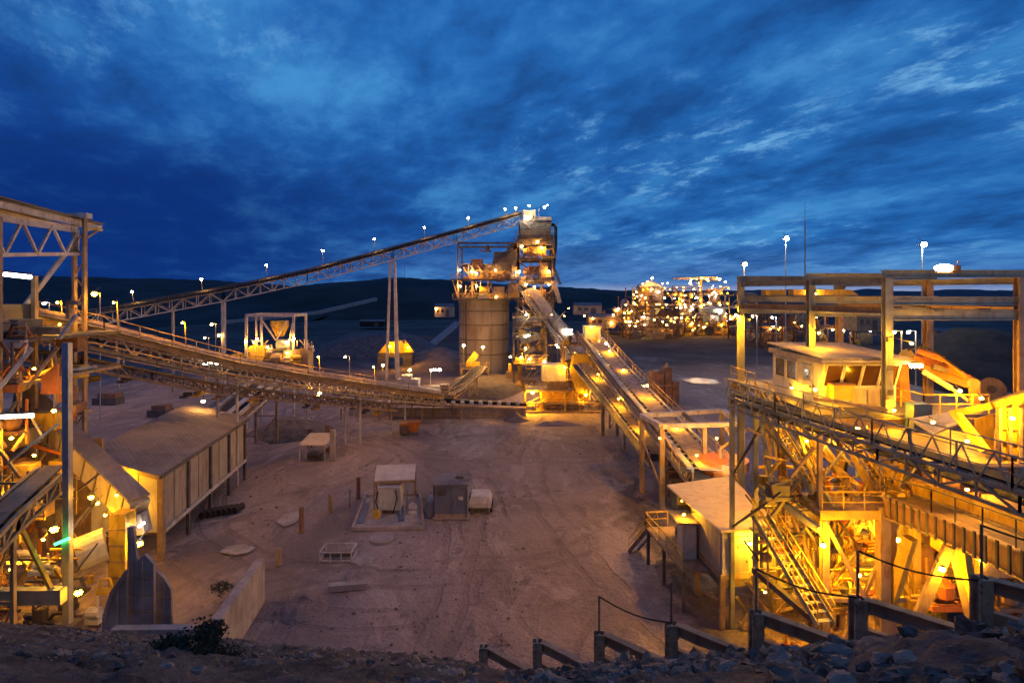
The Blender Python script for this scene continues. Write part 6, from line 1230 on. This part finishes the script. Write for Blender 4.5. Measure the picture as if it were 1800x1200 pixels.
p = gp(670, 948); solo('manhole_lid', 'round pale concrete lid lying in front of the equipment pad', 'concrete lid', MB().lathe(p, [(.95, 0), (.95, .16), (.85, .2)], 28), 'concrete', loc=p)
root = thing('pipe_cage', 'low pale frame cage of bars in front of the round lid', 'cage', gp(590, 988)); p = gp(590, 988)
mb = MB(); x0, x1, y0, y1 = -1.2, 1.15, 0, 1.5
for z in (.12, .75):
    for a, b in (((x0, y0), (x1, y0)), ((x1, y0), (x1, y1)), ((x1, y1), (x0, y1)), ((x0, y1), (x0, y0))): mb.beam(p+V(*a, z), p+V(*b, z), .09)
for x in (x0, -.4, .4, x1):
    for y in (y0, y1): mb.beam(p+V(x, y, 0), p+V(x, y, .8), .08)
part(root, 'frame', mb, 'steel_pale'); part(root, 'pipe', MB().tube(p+V(-1, .5, .4), p+V(1, .6, .4), .22, n=10), 'steel_dark')
p = gp(612, 1036); solo('concrete_beam', 'long pale concrete beam lying by a shallow hole', 'concrete beam', MB().beam(p+V(-1.25, -.2, .25), p+V(1.25, .2, .25), .5, .4), 'concrete', loc=p)
for lab, px, py, rx, ry, s in (('broken pale slab lying between the cage and the beam', 640, 985, .9, 1.1, 1), ('pale slab scrap lying inside the line of bollards', 510, 912, 1.0, 1.9, 2), ('pair of pale sheets flat on the dirt near the wing wall', 418, 968, 1.3, .9, 3)):
    p = gp(px, py); solo('flat_slab', lab, 'slab', MB().poly([p+V(rx*math.cos(t), ry*math.sin(t), .06+.02*s) for t in (.3, 1.5, 2.6, 3.6, 4.9, 5.6)], .1), 'concrete', loc=p)
for lab, px, py, w_, h_ in (('low dark crate stack behind the truss building column', 182, 712, 4.2, 2.0), ('small dark hut roof beyond the shed ridge', 274, 733, 3.0, 1.8)):
    p = gp(px, py); root = thing('crate_stack', lab, 'crate stack', p); part(root, 'crate', MB().box(p.x-w_/2, p.x+w_/2, p.y, p.y+2.4, 0, h_*.6), 'steel_dark'); part(root, 'crate', MB().box(p.x-w_*.3, p.x+w_*.45, p.y+.2, p.y+2.2, h_*.6, h_), 'brown')
p = gp(378, 912); root = thing('tyre_row', 'dark heap of stored hoses and rollers under the edge of the shed', 'roller heap', p)
for k in range(7): part(root, 'roller', MB().tube(p+V(-1.2+k*.38, .2*k, .3), p+V(-1.0+k*.38, 1.2+.2*k, .3), .3, n=10), 'rubber')

stuff_mound('dirt_ridge', (gp(1150, 905).x, gp(1150, 905).y, -.02), 1.6, 4, 0.5, 'yard', 30, .1, 'structure', amp=.3)
stuff_mound('dirt_ridge', (gp(1120, 860).x, gp(1120, 860).y, -.02), 1.2, 3, 0.4, 'yard', 31, .1, 'structure', amp=.3)
stuff_mound('dirt_ridge', (gp(1195, 1010).x, gp(1195, 1010).y, -.02), 1.5, 4, 0.55, 'yard', 32, .1, 'structure', amp=.3)
stuff_mound('dirt_ridge', (gp(1090, 790).x, gp(1090, 790).y, -.02), 1.2, 5, 0.5, 'yard', 33, .1, 'structure', amp=.3)
stuff_mound('dirt_ridge', (gp(640, 1005).x, gp(640, 1005).y, -.02), 1.3, 2, 0.3, 'yard', 34, .1, 'structure', amp=.3)
stuff_mound('dirt_ridge', (gp(540, 1060).x, gp(540, 1060).y, -.02), 1.6, 2.4, 0.5, 'yard', 35, .1, 'structure', amp=.3)
stuff_mound('dirt_ridge', (gp(470, 770).x, gp(470, 770).y, -.02), 4, 3, 0.5, 'yard', 36, .1, 'structure', amp=.3)
stuff_mound('dirt_ridge', (gp(980, 745).x, gp(980, 745).y, -.02), 4, 1.5, 0.5, 'yard', 37, .1, 'structure', amp=.3)
